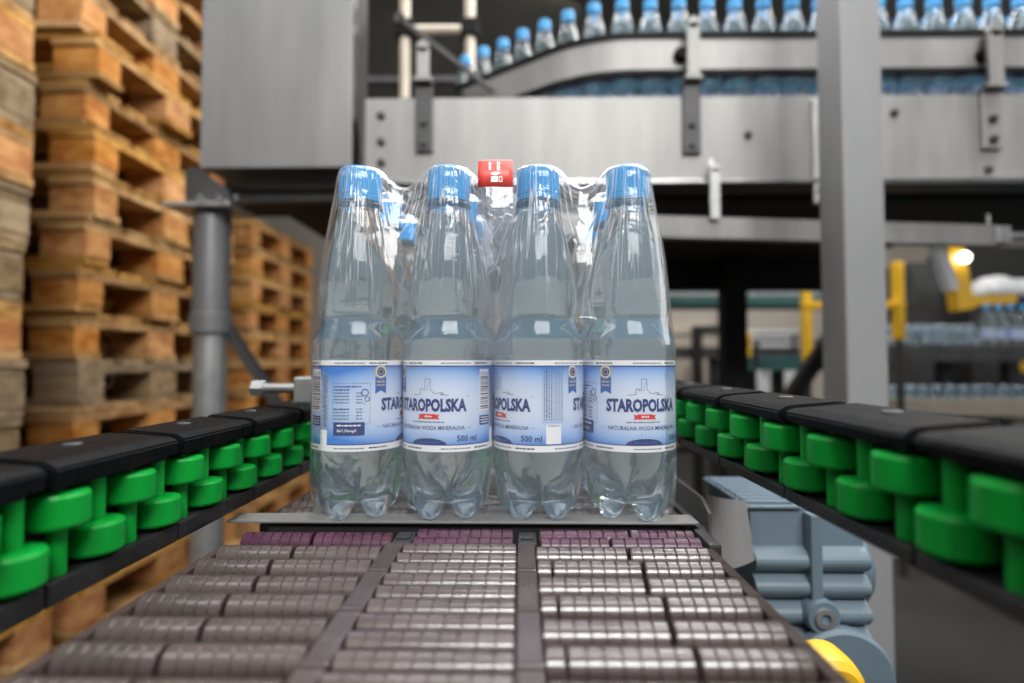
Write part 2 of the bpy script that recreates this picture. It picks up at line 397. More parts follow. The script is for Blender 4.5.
# ------------------------------------------------------------------ mesh building
class MB:
    def __init__(self):
        self.v, self.f, self.m, self.s = [], [], [], []

    def add(self, vs, fs, mi=0, smooth=False):
        o = len(self.v)
        self.v += [tuple(p) for p in vs]
        for q in fs:
            self.f.append([i + o for i in q]); self.m.append(mi); self.s.append(smooth)
        return self

    def box(self, x0, x1, y0, y1, z0, z1, bev=0.0, mi=0):
        if x1 < x0: x0, x1 = x1, x0
        if y1 < y0: y0, y1 = y1, y0
        if z1 < z0: z0, z1 = z1, z0
        if not bev:
            vs = [(x, y, z) for z in (z0, z1) for y in (y0, y1) for x in (x0, x1)]
            self.add(vs, [(0, 2, 3, 1), (4, 5, 7, 6), (0, 1, 5, 4), (2, 6, 7, 3), (0, 4, 6, 2), (1, 3, 7, 5)], mi)
            return self
        bm = bmesh.new()
        bmesh.ops.create_cube(bm, size=1)
        for v in bm.verts:
            v.co = Vector(((x0 + x1) / 2 + v.co.x * (x1 - x0), (y0 + y1) / 2 + v.co.y * (y1 - y0), (z0 + z1) / 2 + v.co.z * (z1 - z0)))
        bmesh.ops.bevel(bm, geom=bm.edges[:], offset=bev, segments=2, profile=0.6, affect='EDGES')
        self.frombm(bm, mi)
        return self

    def frombm(self, bm, mi=0, smooth=False):
        bm.verts.index_update()
        self.add([v.co.copy() for v in bm.verts], [[v.index for v in f.verts] for f in bm.faces], mi, smooth)
        bm.free()

    def cyl(self, p0, p1, r0, r1=None, n=20, mi=0, caps=True):
        r1 = r0 if r1 is None else r1
        return self.revolve(p0, p1, [(0, r0), (1, r1)], n, mi, caps)

    def revolve(self, p0, p1, prof, n=24, mi=0, caps=True, smooth=True):
        """prof: (t along p0->p1 as a fraction, radius)"""
        p0, p1 = Vector(p0), Vector(p1)
        ax = (p1 - p0)
        L = ax.length
        q = ax.to_track_quat('Z', 'Y').to_matrix()
        runs, cur = [], [prof[0]]
        for i in range(1, len(prof)):
            cur.append(prof[i])
            if i < len(prof) - 1:
                a = math.atan2(prof[i][1] - prof[i - 1][1], (prof[i][0] - prof[i - 1][0]) * L)
                b = math.atan2(prof[i + 1][1] - prof[i][1], (prof[i + 1][0] - prof[i][0]) * L)
                if abs(a - b) > .45:
                    runs.append(cur); cur = [prof[i]]
        runs.append(cur)

        def ringv(t, r):
            return [p0 + ax * t + q @ Vector((r * math.cos(2 * PI * k / n), r * math.sin(2 * PI * k / n), 0)) for k in range(n)]
        for run in runs:
            vs, fs = [], []
            for t, r in run:
                vs += ringv(t, r)
            for i in range(len(run) - 1):
                for k in range(n):
                    fs.append((i * n + k, i * n + (k + 1) % n, (i + 1) * n + (k + 1) % n, (i + 1) * n + k))
            self.add(vs, fs, mi, smooth)
        if caps:
            self.add(ringv(*prof[0]), [list(range(n))[::-1]], mi)
            self.add(ringv(*prof[-1]), [list(range(n))], mi)
        return self

    def tube(self, pts, r, n=10, mi=0):
        pts = [Vector(p) for p in pts]
        vs, fs = [], []
        for i, p in enumerate(pts):
            d = (pts[min(i + 1, len(pts) - 1)] - pts[max(i - 1, 0)]).normalized()
            q = d.to_track_quat('Z', 'Y').to_matrix()
            for k in range(n):
                a = 2 * PI * k / n
                vs.append(p + q @ Vector((r * math.cos(a), r * math.sin(a), 0)))
        for i in range(len(pts) - 1):
            for k in range(n):
                fs.append((i * n + k, i * n + (k + 1) % n, (i + 1) * n + (k + 1) % n, (i + 1) * n + k))
        fs.append(list(range(n))[::-1]); fs.append([(len(pts) - 1) * n + k for k in range(n)])
        return self.add(vs, fs, mi, True)

    def prism(self, poly, axis, a0, a1, mi=0):
        """poly in the two other axes, extruded along axis"""
        def P(u, v, w):
            return {'x': (w, u, v), 'y': (u, w, v), 'z': (u, v, w)}[axis]
        n = len(poly)
        vs = [P(u, v, a0) for u, v in poly] + [P(u, v, a1) for u, v in poly]
        fs = [list(range(n))[::-1], [n + i for i in range(n)]]
        fs += [(i, (i + 1) % n, n + (i + 1) % n, n + i) for i in range(n)]
        return self.add(vs, fs, mi)

    def bar(self, p0, p1, w, h, up=(0, 0, 1)):
        """square bar between two points"""
        p0, p1 = Vector(p0), Vector(p1)
        d = (p1 - p0).normalized()
        sd = d.cross(Vector(up)).normalized()
        u = sd.cross(d).normalized()
        vs = [p + sd * (a * w / 2) + u * (b * h / 2) for p in (p0, p1) for a, b in ((-1, -1), (1, -1), (1, 1), (-1, 1))]
        return self.add(vs, [(0, 1, 2, 3)[::-1], (4, 5, 6, 7), (0, 1, 5, 4), (1, 2, 6, 5), (2, 3, 7, 6), (3, 0, 4, 7)])

    def ribbon(self, path, z0, z1, th):
        """a vertical sheet of thickness th following path [(x,y)]"""
        P = [Vector(p) for p in path]
        L, Rr = [], []
        for i, p in enumerate(P):
            d = (P[min(i + 1, len(P) - 1)] - P[max(i - 1, 0)]).normalized()
            nrm = Vector((-d.y, d.x))
            L.append(p + nrm * th / 2); Rr.append(p - nrm * th / 2)
        n = len(P)
        vs = [(*p, z) for z in (z0, z1) for p in L + Rr]
        fs = []
        for i in range(n - 1):
            a, b, c, d = i, i + 1, n + i, n + i + 1
            o = 2 * n
            fs += [(a, b, b + o, a + o), (d, c, c + o, d + o), (a + o, b + o, d + o, c + o), (b, a, c, d)]
        fs += [(0, 2 * n, 3 * n, n), (n - 1, 2 * n - 1, 4 * n - 1, 3 * n - 1)]
        return self.add(vs, fs)

    def mesh(self, name, base=(0, 0, 0), mats=()):
        me = bpy.data.meshes.new(name)
        b = Vector(base)
        me.from_pydata([tuple(Vector(p) - b) for p in self.v], [], self.f)
        for m in mats:
            me.materials.append(m)
        me.polygons.foreach_set('material_index', self.m)
        me.polygons.foreach_set('use_smooth', self.s)
        bm = bmesh.new(); bm.from_mesh(me)
        bmesh.ops.recalc_face_normals(bm, faces=bm.faces[:])
        bm.to_mesh(me); bm.free()
        me.update()
        return me


def base_of(o):
    b = Vector((0, 0, 0))
    while o is not None:
        b += o.location
        o = o.parent
    return b


def tag(o, label=None, cat=None, group=None, kind=None):
    if label: o['label'] = label
    if cat: o['category'] = cat
    if group: o['group'] = group
    if kind: o['kind'] = kind
    return o


def thing(name, label, cat, base, group=None):
    o = bpy.data.objects.new(name, None)
    o.empty_display_size = 0.05
    o.location = base
    COL.objects.link(o)
    return tag(o, label, cat, group)


def part(parent, name, mb, m, label=None):
    """mesh given in world coordinates, linked under its thing"""
    ms = m if isinstance(m, (list, tuple)) else [m]
    me = mb.mesh(name, base_of(parent), ms)
    o = bpy.data.objects.new(name, me)
    o.parent = parent
    COL.objects.link(o)
    if label: o['label'] = label
    return o


def solo(name, mb, m, label, cat, base, group=None):
    ms = m if isinstance(m, (list, tuple)) else [m]
    o = bpy.data.objects.new(name, mb.mesh(name, base, ms))
    o.location = base
    COL.objects.link(o)
    return tag(o, label, cat, group)


def structure(name, mb, m):
    o = bpy.data.objects.new(name, mb.mesh(name, (0, 0, 0), [m]))
    COL.objects.link(o)
    o['kind'] = 'structure'
    return o


def copy_tree(o, parent=None):
    c = o.copy()
    COL.objects.link(c)
    c.parent = parent
    for ch in list(o.children):
        copy_tree(ch, c)
    return c


ORD = ('first second third fourth fifth sixth seventh eighth ninth tenth eleventh twelfth thirteenth fourteenth fifteenth sixteenth '
       'seventeenth eighteenth nineteenth twentieth twenty-first twenty-second twenty-third twenty-fourth twenty-fifth twenty-sixth '
       'twenty-seventh twenty-eighth twenty-ninth thirtieth').split()

# ------------------------------------------------------------------ the hall
structure('floor', MB().box(-7, 8, -3, 8.2, -0.05, 0), M['concrete'])
structure('wall_back', MB().box(-7, 8, 7.6, 7.75, 0, 5), M['wall'])
structure('wall_left', MB().box(-7.1, -6.95, -3, 7.59, 0, 5), M['olive'])

# ------------------------------------------------------------------ overhead bottle conveyor
PLY = 1.17                               # front of the side plate
BASEZ = 1.581
px0 = at(365, 140, PLY).x
zt, zb = at(600, 97, PLY).z, at(600, 183, PLY).z
conv = thing('overhead_conveyor', 'long steel overhead conveyor carrying the line of capped bottles', 'conveyor', (0.8, 1.6, 0))
part(conv, 'side_plate', MB().box(px0, 2.1, PLY, PLY + 0.006, zb, zt, 0.0015), M['steel'], 'brushed steel side plate')
part(conv, 'end_plate', MB().box(px0 - 0.012, px0 + 0.004, PLY + 0.007, 2.2, zb, zt), M['dark_steel'])
part(conv, 'carrying_deck', MB().box(px0 + 0.01, 2.3, PLY + 0.008, 2.2, BASEZ - 0.02, BASEZ - .0002), M['dark_steel'])
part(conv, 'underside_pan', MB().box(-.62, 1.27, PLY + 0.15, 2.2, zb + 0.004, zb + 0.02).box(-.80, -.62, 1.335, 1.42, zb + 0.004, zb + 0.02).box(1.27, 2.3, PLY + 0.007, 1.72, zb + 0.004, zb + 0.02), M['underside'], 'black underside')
part(conv, 'plate_lip', MB().box(px0, 2.1, PLY - 0.012, PLY + 0.002, zb - 0.003, zb + 0.004), M['bright_steel'])
zbm = at(700, 292, 2.2).z
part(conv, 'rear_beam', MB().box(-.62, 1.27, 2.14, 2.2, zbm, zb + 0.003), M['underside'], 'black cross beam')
for px in (722, 400):
    c = at(px, 340, 2.2).x
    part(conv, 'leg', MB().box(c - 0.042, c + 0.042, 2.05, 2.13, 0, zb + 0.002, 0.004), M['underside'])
p0, p1 = at(826, 345, 2.1), at(792, 395, 2.1)
dz = (p0 - p1)
part(conv, 'diagonal_brace', MB().bar(p1 - dz * 3.5, p0 + dz * 0.7, 0.05, 0.05, (0, 1, 0)), M['underside'])
for px, py in ((381, 116), (381, 142), (381, 163), (748, 135), (894, 113), (988, 170)):
    q = at(px, py, PLY)
    part(conv, 'bolt', MB().revolve((q.x, PLY + 0.001, q.z), (q.x, PLY - 0.009, q.z), [(0, .0095), (.35, .0095), (.36, .0065), (.9, .0065), (1, .0045)], 12), M['dark_steel'])
q = at(816, 150, PLY); q2 = at(816, 205, PLY)
sj = part(conv, 'joint_strip', MB().box(q.x - .009, q.x + .008, PLY - .008, PLY, q2.z, zt - .01, .002), M['galv'])
for py in (190, 202):
    c = at(818, py, PLY)
    part(sj, 'bolt', MB().cyl((c.x, PLY - .007, c.z), (c.x, PLY - .016, c.z), .007, n=12), M['bright_steel'])


def hook(px, y0, y1):
    a, b = at(px, y0, PLY), at(px, y1, PLY)
    m = MB().box(a.x - .006, a.x + .006, PLY - .006, PLY, a.z - .04, a.z, .001)
    m.box(a.x - .010, a.x + .010, PLY - .03, PLY - .022, b.z, a.z - .02, .001)
    m.box(a.x - .008, a.x + .008, PLY - .03, PLY, a.z - .035, a.z - .028)
    part(conv, 'hanger', m, M['galv'])


hook(710, 160, 222)

# path of the bottles: straight, then turning away round a bend
RB, Y0, XS, ANG = 0.30, 1.225, 0.26, math.radians(36)


def path(s, off=0.0):
    """s metres along from the start of the bend (negative = on the straight run), off = offset towards the viewer's side"""
    if s < 0:
        p, d = Vector((XS - s, Y0)), Vector((-1, 0))
    elif s < RB * ANG:
        a = s / RB
        p, d = Vector((XS - RB * math.sin(a), Y0 + RB * (1 - math.cos(a)))), Vector((-math.cos(a), math.sin(a)))
    else:
        t = s - RB * ANG
        p = Vector((XS - RB * math.sin(ANG) - t * math.cos(ANG), Y0 + RB * (1 - math.cos(ANG)) + t * math.sin(ANG)))
        d = Vector((-math.cos(ANG), math.sin(ANG)))
    return p + Vector((-d.y, d.x)) * off


gz0, gz1 = at(750, 69, 1.18).z, at(750, 38, 1.18).z
rail_path = [path(s, 0.042) for s in [-1.9 + 0.1 * i for i in range(19)] + [0.01 * i for i in range(0, 20)] + [0.2, 0.25, 0.32, 0.40, 0.47]]
gr = thing('bottle_guard_band', 'curved steel guard band bending away along the bottle line', 'guard rail', (0.3, 1.2, BASEZ))
part(gr, 'band', MB().ribbon(rail_path, gz0, gz1, 0.004), M['steel'])
part(gr, 'top_strip', MB().ribbon(rail_path, gz1, gz1 + 0.015, 0.010), M['rubber'], 'black plastic strip')
part(gr, 'bottom_strip', MB().ribbon(rail_path, gz0 - 0.012, gz0, 0.010), M['rubber'], 'black plastic strip')
for px in (681, 984):                         # black clamp buttons behind the brackets
    q = at(px, 55, 1.175)
    part(gr, 'clamp_button', MB().revolve((q.x, 1.1815, q.z), (q.x, 1.160, q.z), [(0, .016), (.6, .016), (1, .011)], 16), M['rubber'])
q = path(0.47, 0.042)
part(gr, 'end_bolt', MB().cyl((q.x + .02, q.y - .012, gz0 + .04), (q.x + .012, q.y - .045, gz0 + .04), .012, n=14), M['rubber'])


def bracket(px, ytop, yarm, ylow, w, label):
    """Z-shaped bracket: stem in front of the band, arm back to the plate, bolted foot"""
    Ys = 1.150
    c = at(px, 60, Ys)
    zt_, za = c.z + (60 - ytop) / FPX * Ys, c.z + (60 - yarm) / FPX * Ys
    zl = at(px, ylow, PLY).z
    hw = w / 2
    t = thing('support_bracket', label, 'bracket', (c.x, PLY, zl), 'brackets bolted to the overhead conveyor')
    m = MB().box(c.x - hw * .7, c.x + hw * .7, Ys - .006, Ys + .006, za, zt_, .002)
    m.cyl((c.x, Ys - .006, zt_), (c.x, Ys + .006, zt_), hw * .7, n=16)
    part(t, 'stem', m, M['steel'])
    part(t, 'arm', MB().box(c.x - hw, c.x + hw, Ys - .008, PLY - .001, za - .009, za - .0005, .002), M['steel'])
    foot = MB().box(c.x - hw, c.x + hw, PLY - .010, PLY - .0005, zl, za - .0095, .002)
    f = part(t, 'foot', foot, M['dark_steel'] if px < 800 else M['steel'])
    for z in (zl + .018, zl + .062):
        part(f, 'bolt', MB().revolve((c.x, PLY - .009, z), (c.x, PLY - .020, z), [(0, .011), (.3, .011), (.31, .007), (1, .006)], 6, smooth=False), M['dark_steel'])
    part(t, 'clamp_screw', MB().cyl((c.x, Ys + .005, zt_ - .008), (c.x, 1.178, zt_ - .008), .006, n=12), M['dark_steel'])
    return t


bracket(423, 47, 78, 153, 0.038, 'steel bracket near the cabinet, diagonal rod crossing its stem')
bracket(693, 22, 76, 155, 0.038, 'steel bracket between the cabinet and the square post, in front of the bend')
bracket(995, 30, 84, 150, 0.042, 'steel bracket beyond the square post with exposed bolts')

# lower aluminium rail
a, b, c_, d_ = at(640, 217, 1.15), at(640, 238, 1.15), at(990, 230, 1.24), at(990, 243, 1.24)
m = MB()
zc0, zc1 = (a.z + b.z) / 2, (c_.z + d_.z) / 2
m.bar((at(560, 228, 1.13).x, 1.13, zc0), (c_.x, 1.24, zc1), 0.03, a.z - b.z)
lr = thing('aluminium_rail', 'pale aluminium rail running under the overhead conveyor', 'rail', (0.6, 1.2, zc0))
part(lr, 'extrusion', m, M['steel'])
part(lr, 'end_clamp', MB().box(c_.x - .002, c_.x + .03, 1.22, 1.26, zc1 - .02, zc1 + .02, .004).cyl((c_.x + .03, 1.24, zc1), (c_.x + .2, 1.25, zc1 + .004), .010), M['galv'])
part(lr, 'set_screw', MB().cyl((c_.x - .004, 1.24, zc1 + .01), (c_.x - .004, 1.24, zc1 + .05), .004), M['galv'])
m = MB()
g0, g1 = at(238, 197, 1.29), at(330, 196, 1.29)
m.bar((g0.x, 1.29, g0.z), (g1.x + .02, 1.29, g1.z), .03, .028)
solo('steel_bar', m, M['dark_steel'], 'dim grey bar beneath the steel cabinet', 'bar', (g0.x, 1.29, g0.z))

# ------------------------------------------------------------------ steel cabinet on its round leg
CY = 1.2
cx0, cx1 = at(202, 100, CY).x, at(352, 100, CY).x
cz0 = at(280, 168, CY).z
cab = thing('steel_cabinet', 'grey brushed steel cabinet hanging above the pallets on a round leg', 'cabinet', ((cx0 + cx1) / 2, CY, cz0))
part(cab, 'body', MB().box(cx0 + .004, cx1 - .001, CY + .003, CY + .125, cz0 + .001, 2.25, .003), M['dark_steel'])
part(cab, 'front_panel', MB().box(cx0, cx1, CY - .004, CY + .003, cz0, 2.25, .0015), M['cabinet_steel'])
part(cab, 'edge_return', MB().box(cx1 - .002, cx1 + .002, CY - .003, CY + .03, cz0, 2.25), M['bright_steel'], 'bright folded edge')
LY = 1.245
lx0, lx1 = at(193, 330, LY).x, at(228, 330, LY).x
lc, lr_ = (lx0 + lx1) / 2, (lx1 - lx0) / 2
zcol0, zcol1 = at(210, 334, LY).z, at(210, 313, LY).z
zfl = at(215, 213, LY).z
leg = thing('round_leg', 'round grey steel leg with a collar in front of the pallets', 'leg post', (lc, LY, 0))
part(leg, 'upper_tube', MB().cyl((lc, LY, zcol1 - .01), (lc, LY, zfl), lr_ * .98, n=28), M['pipe_steel'])
part(leg, 'collar', MB().revolve((lc, LY, zcol0), (lc, LY, zcol1), [(0, lr_ * 1.02), (.06, lr_ * 1.08), (.94, lr_ * 1.08), (1, lr_ * 1.02)], 28), M['pipe_steel'])
part(leg, 'lower_tube', MB().cyl((lc, LY, 0.012), (lc, LY, zcol0 + .01), lr_ * .86, n=28), M['galv'])
part(leg, 'foot_plate', MB().box(lc - .07, lc + .07, LY - .07, LY + .07, 0, .012, .002), M['pipe_steel'])
fx0, fx1 = at(178, 212, LY).x, at(243, 212, LY).x
hg = part(leg, 'head_flange', MB().box(fx0, fx1, LY - .06, LY + .06, zfl, zfl + .010, .002), M['galv'])
gs = MB().prism([(at(200, 205, LY).x, zfl + .011), (fx1 - .004, zfl + .011), (fx1 - .004, zfl + .035), (at(212, 172, LY).x, cz0 - .002), (at(200, 172, LY).x, cz0 - .002)], 'y', LY - .056, LY - .048)
gp = part(leg, 'gusset_plate', gs, M['dark_steel'])
for px in (203, 221, 238):
    c = at(px, 199, LY - .056)
    part(gp, 'bolt', MB().revolve((c.x, LY - .055, c.z), (c.x, LY - .068, c.z), [(0, .008), (1, .0065)], 12), M['bright_steel'])
q0, q1 = at(226, 325, 1.26), at(266, 386, 1.26)
br = MB().bar(q0, q1 + (q1 - q0) * .5, .02, .03, (0, 1, 0))
part(leg, 'brace', br, M['dark_steel'])

# scaffold of cream pipes by the cabinet and the dark housing behind
hx0, hx1 = -.98, 3.6
hous = thing('machine_housing', 'dark olive machine housing behind the overhead bottle line', 'machine', (1.0, 3.0, 0))
hb = part(hous, 'panel', MB().box(-2.2, hx1, 2.9, 3.0, 1.80, 3.4, .004), M['olive'])
z_ = at(420, 80, 2.9).z
part(hous, 'seam_rail', MB().box(hx0, 1.2, 2.885, 2.9, z_ - .012, z_ + .012), M['dark_steel'])
part(hous, 'post', MB().box(hx0, hx0 + .1, 2.9, 3.0, 0, 1.8), M['olive'])
part(hous, 'post', MB().box(hx1 - .1, hx1, 2.9, 3.0, 0, 1.8), M['olive'])
sc = thing('pipe_frame', 'cream pipe frame standing behind the overhead conveyor next to the cabinet', 'frame', (at(436, 100, 1.75).x, 1.75, BASEZ))
SY = 1.75
pz = at(436, 30, SY).z
for px in (405, 470):
    c = at(px, 50, SY).x
    part(sc, 'upright', MB().cyl((c, SY, BASEZ + .001), (c, SY, 2.6), .0165, n=16), M['cream'])
    part(sc, 'clamp', MB().box(c - .028, c + .028, SY - .026, SY + .026, pz - .028, pz + .028, .006), M['rubber'])
c0, c1 = at(405, 50, SY).x, at(470, 50, SY).x
part(sc, 'crossbar', MB().cyl((c0 + .028, SY, pz), (c1 - .028, SY, pz), .014, n=14), M['cream'])
rod = MB()
r0, r1 = at(400, 19, 1.32), at(492, 90, 1.32)
rod.bar(r0, r1, .010, .016, (0, 1, 0)).cyl((r0.x, 1.312, r0.z), (r0.x, 1.335, r0.z), .013, n=14)
solo('diagonal_rod', rod, M['dark_steel'], 'thin dark rod slanting from the cream pipe down to the guard band', 'rod', tuple(r0))

# ------------------------------------------------------------------ square post
PY = 0.92
qx0, qx1 = at(845, 250, PY).x, at(886, 250, PY).x
sq = thing('square_post', 'wide grey painted square steel post standing in front of the conveyor', 'post', ((qx0 + qx1) / 2, PY + .04, 0))
part(sq, 'tube', MB().box(qx0, qx1, PY, PY + .076, 0.01, 2.3, .004), M['post_paint'])
part(sq, 'base_plate', MB().box(qx0 - .04, qx1 + .04, PY - .04, PY + .116, 0, .0099, .002), M['post_paint'])


# ------------------------------------------------------------------ pallets (1200 x 800, 144 high), long side along Y
def make_pallet(w_mat, b_mat):
    t = bpy.data.objects.new('wooden_pallet', None)
    t.empty_display_size = .1
    COL.objects.link(t)
    jx = lambda: random.uniform(-.006, .006)
    dk = MB()
    for xc, w in ((-.3275, .145), (-.1725, .10), (0, .145), (.1725, .10), (.3275, .145)):
        dk.box(xc - w / 2 + .001, xc + w / 2 - .001, -.6 + jx(), .6 + jx(), .122, .1435, .003)
    part(t, 'deck', dk, w_mat)
    for yc in (-.5275, 0, .5275):
        part(t, 'cross_board', MB().box(-.4 + jx(), .4 + jx(), yc - .0715, yc + .0715, .1003, .1218, .003), w_mat)
    for xc, bw in ((-.35, .1), (0, .145), (.35, .1)):
        part(t, 'skid', MB().box(xc - bw / 2, xc + bw / 2, -.6 + jx(), .6 + jx(), .0005, .0218, .003), w_mat)
        for yc in (-.5275, 0, .5275):
            part(t, 'block', MB().box(xc - bw / 2 + .002 + jx() * .5, xc + bw / 2 - .002 + jx() * .5, yc - .0715, yc + .0715, .0222, .1001, .004), b_mat)
    return t


random.seed(11)
PROTO = [make_pallet(M['wood'], M['block']), make_pallet(M['wood'], M['block']), make_pallet(M['wood_old'], M['wood_old'])]
used = set()


def pallet(kind, x, y, z, rz, label, group):
    if kind in used:
        t = copy_tree(PROTO[kind])
    else:
        t = PROTO[kind]; used.add(kind)
    t.location = (x, y, z)
    t.rotation_euler = (0, 0, rz)
    tag(t, label, 'pallet', group)


def stack(xr, yn, n, kinds, jit, lab, group, seed, low=0, ldx=0.0, ldy=0.0):
    """xr = side facing the belt, yn = near end; short side along Y; the lowest ones may stand out by (ldx, ldy)"""
    random.seed(seed)
    for k in range(n):
        lv = n - 1 - k
        dx, dy = (ldx, ldy) if k < low else (0, 0)
        pallet(kinds[k % len(kinds)], xr - .6 + dx + random.uniform(-jit, jit), yn + .4 + dy + random.uniform(-jit * .5, jit * .5), k * .144,
               PI / 2 + random.uniform(-.010, .010), lab % ORD[lv], group)


stack(-1.235, 0.55, 14, [2, 2, 0, 2, 0, 2, 2, 0], .012, 'weathered pallet, %s down in the stack cut by the picture edge', 'pallets in the greyish stack', 3, 3, .10, 0)
stack(-1.315, 1.62, 18, [0, 1, 0, 0, 1, 0, 2, 1, 0], .028, 'wooden pallet, %s down in the tall stack beside the steel cabinet', 'pallets in the tall stack beside the cabinet', 5, 3, .20, -.21)
stack(-1.345, 2.72, 12, [1, 0, 1, 0], .010, 'wooden pallet, %s down in the stack beyond the round leg', 'pallets in the stack beyond the round leg', 8)

# ------------------------------------------------------------------ roller belts
BZ = 0.90                                # roller tops
XL, XR = -0.180, 0.114
D1 = (-0.0790, -0.0685)                  # rib between the bands
D2 = (-0.0015, 0.0085)
PITCH = 0.0443


def roller_mb(x0, x1, y, r, nseg, groove=.0005):
    """a roller lying along X with grooves between its rings"""
    L = x1 - x0
    mb = MB()
    w = L / nseg
    mb.cyl((x0, y, BZ - r), (x1, y, BZ - r), r - .0009, n=20)
    ch = .00035
    for i in range(nseg):
        a, b = x0 + i * w + groove / 2, x0 + (i + 1) * w - groove / 2
        mb.revolve((a, y, BZ - r), (b, y, BZ - r), [(0, r - .0011), (0, r - ch), (ch / (b - a), r), (1 - ch / (b - a), r), (1, r - ch), (1, r - .0011)], 20, caps=False)
    return mb


def belt_module(belt, y1, m_roll, m_rib, name='belt_module'):
    """one module of the belt, its far edge at y1"""
    y0 = y1 - PITCH
    ym = (y0 + y1) / 2
    g = .0008
    ch = MB()
    ch.box(XL + .006, XR - .006, y0 + .004, y1 - .004, BZ - .017, BZ - .0135)
    mod = part(belt, name, ch, m_rib)
    for a, b in (D1, D2):
        rb = MB().box(a, b, y0 + g, y1 - g, BZ - .016, BZ - .0012, .0012)
        rb.box(a + .0012, b - .0012, y0 + g + .0015, y0 + .007, BZ - .0012, BZ - .0007)
        part(mod, 'link_rib', rb, m_rib)
    for a, b, sgn in ((XL - .004, XL + .0065, -1), (XR - .0065, XR + .004, 1)):
        # sloping end wedge with two shoulders
        zz = BZ - .0035
        pr = MB()
        for (ya, yb) in ((y0 + g, ym - g), (ym + g, y1 - g)):
            inn, outr = (b, a) if sgn < 0 else (a, b)
            pr.prism([(inn, BZ - .018), (inn, zz), (outr + (-sgn) * .004, zz - .001), (outr, zz - .006), (outr, BZ - .018)], 'y', ya, yb)
        part(mod, 'end_block', pr, m_rib)
    rw = .0073
    for k, yy in enumerate((y1 - PITCH * .27, y1 - PITCH * .74)):
        sh = .0035 if k else 0
        ml, mr = (XL + D1[0]) / 2, (D2[1] + XR) / 2
        part(mod, 'roller', roller_mb(XL + .0075, ml - .0012 - sh, yy, rw, 7), m_roll)
        part(mod, 'roller', roller_mb(ml + .0012 - sh, D1[0] - .0008, yy, rw, 8), m_roll)
        if k:
            part(mod, 'roller', roller_mb(D2[1] + .0008, D2[1] + .0078, yy, rw, 1), m_roll)
            part(mod, 'roller', roller_mb(D2[1] + .0092, mr - .0012 + sh, yy, rw, 7), m_roll)
        else:
            part(mod, 'roller', roller_mb(D2[1] + .0008, mr - .0012 + sh, yy, rw, 8), m_roll)
        part(mod, 'roller', roller_mb(mr + .0012 + sh, XR - .0075, yy, rw, 7), m_roll)
    for k in range(3):
        yy = y1 - PITCH * (k + .5) / 3
        part(mod, 'roller', roller_mb(D1[1] + .0008, D2[0] - .0008, yy, .0058, 9), m_roll)
    return mod


nb = thing('roller_belt', 'near brown-grey roller belt running towards the wrapped pack', 'conveyor belt', (-.033, .2, BZ - .03))
m0 = belt_module(nb, 0.3295, M['belt'], M['belt'])
for k in range(1, 6):
    c = copy_tree(m0, nb)
    c.location = (0, -PITCH * k, 0)
bed = MB().box(XL + .006, XR - .006, .10, .3295, BZ - .034, BZ - .0225, .002)  # black sheet put under the rollers so their gaps read as dark shade
part(nb, 'belt_bed', bed, M['belt_dark'], 'black bed added to darken the gaps between the rollers')

fb = thing('roller_belt', 'far brown-grey roller belt underneath the wrapped bottles', 'conveyor belt', (-.033, .6, BZ - .03))
m1 = belt_module(fb, 0.388 + PITCH, M['belt'], M['belt'])
for k in range(1, 8):
    c = copy_tree(m1, fb)
    c.location = (0, PITCH * k, 0)
part(fb, 'belt_bed', MB().box(XL + .006, XR - .006, .387, .388 + PITCH * 8, BZ - .034, BZ - .0225, .002), M['belt_dark'], 'black bed added to darken the gaps between the rollers')

pb = thing('purple_transfer_rollers', 'purple roller strip between the two belts in front of the pack', 'rollers', (-.033, .342, BZ - .03))
yp = .3480
pr_ = .0078
BZ_ = BZ
BZ = BZ - .002
part(pb, 'roller', roller_mb(XL + .006, (XL + D1[0]) / 2 - .001, yp, pr_, 7), M['purple'])
part(pb, 'roller', roller_mb((XL + D1[0]) / 2 + .001, D1[0] - .001, yp, pr_, 8), M['purple'])
for dy in (-.0072, .0072):
    part(pb, 'roller', roller_mb(D1[1] + .003, D2[0] - .003, yp + dy, .0064, 9), M['purple'])
    part(pb, 'roller', roller_mb(D2[1] + .004, (D2[1] + XR) / 2 + dy, yp + dy, .0064, 7), M['purple'])
    part(pb, 'roller', roller_mb((D2[1] + XR) / 2 + .0015 + dy, XR - .004, yp + dy, .0064, 7), M['purple'])
BZ = BZ_
for a, b in (D1, D2):
    part(pb, 'sprocket_block', MB().box(a, b + .002, yp - .012, yp + .011, BZ - .018, BZ - .004, .002).box(a + .002, b, yp - .006, yp + .004, BZ - .004, BZ - .0025, .0006), M['dark_steel'], 'dark steel block')
part(pb, 'shaft', MB().cyl((XL - .012, yp, BZ - .020), (XR + .012, yp, BZ - .020), .004), M['dark_steel'])
part(pb, 'end_plate', MB().box(XR, XR + .008, yp - .012, yp + .02, BZ - .03, BZ - .004, .002), M['dark_steel'])

dp = MB()
dp.box(-.196, XR + .004, .3672, .3862, BZ - .0020, BZ - .0002, .0006)
dpl = thing('dead_plate', 'thin steel transfer plate under the front feet of the bottles', 'plate', (-.04, .37, BZ - .03))
part(dpl, 'plate', dp, M['steel'])
part(dpl, 'support_bar', MB().box(-.17, XR - .01, .371, .379, BZ - .03, BZ - .0022), M['belt_dark'])

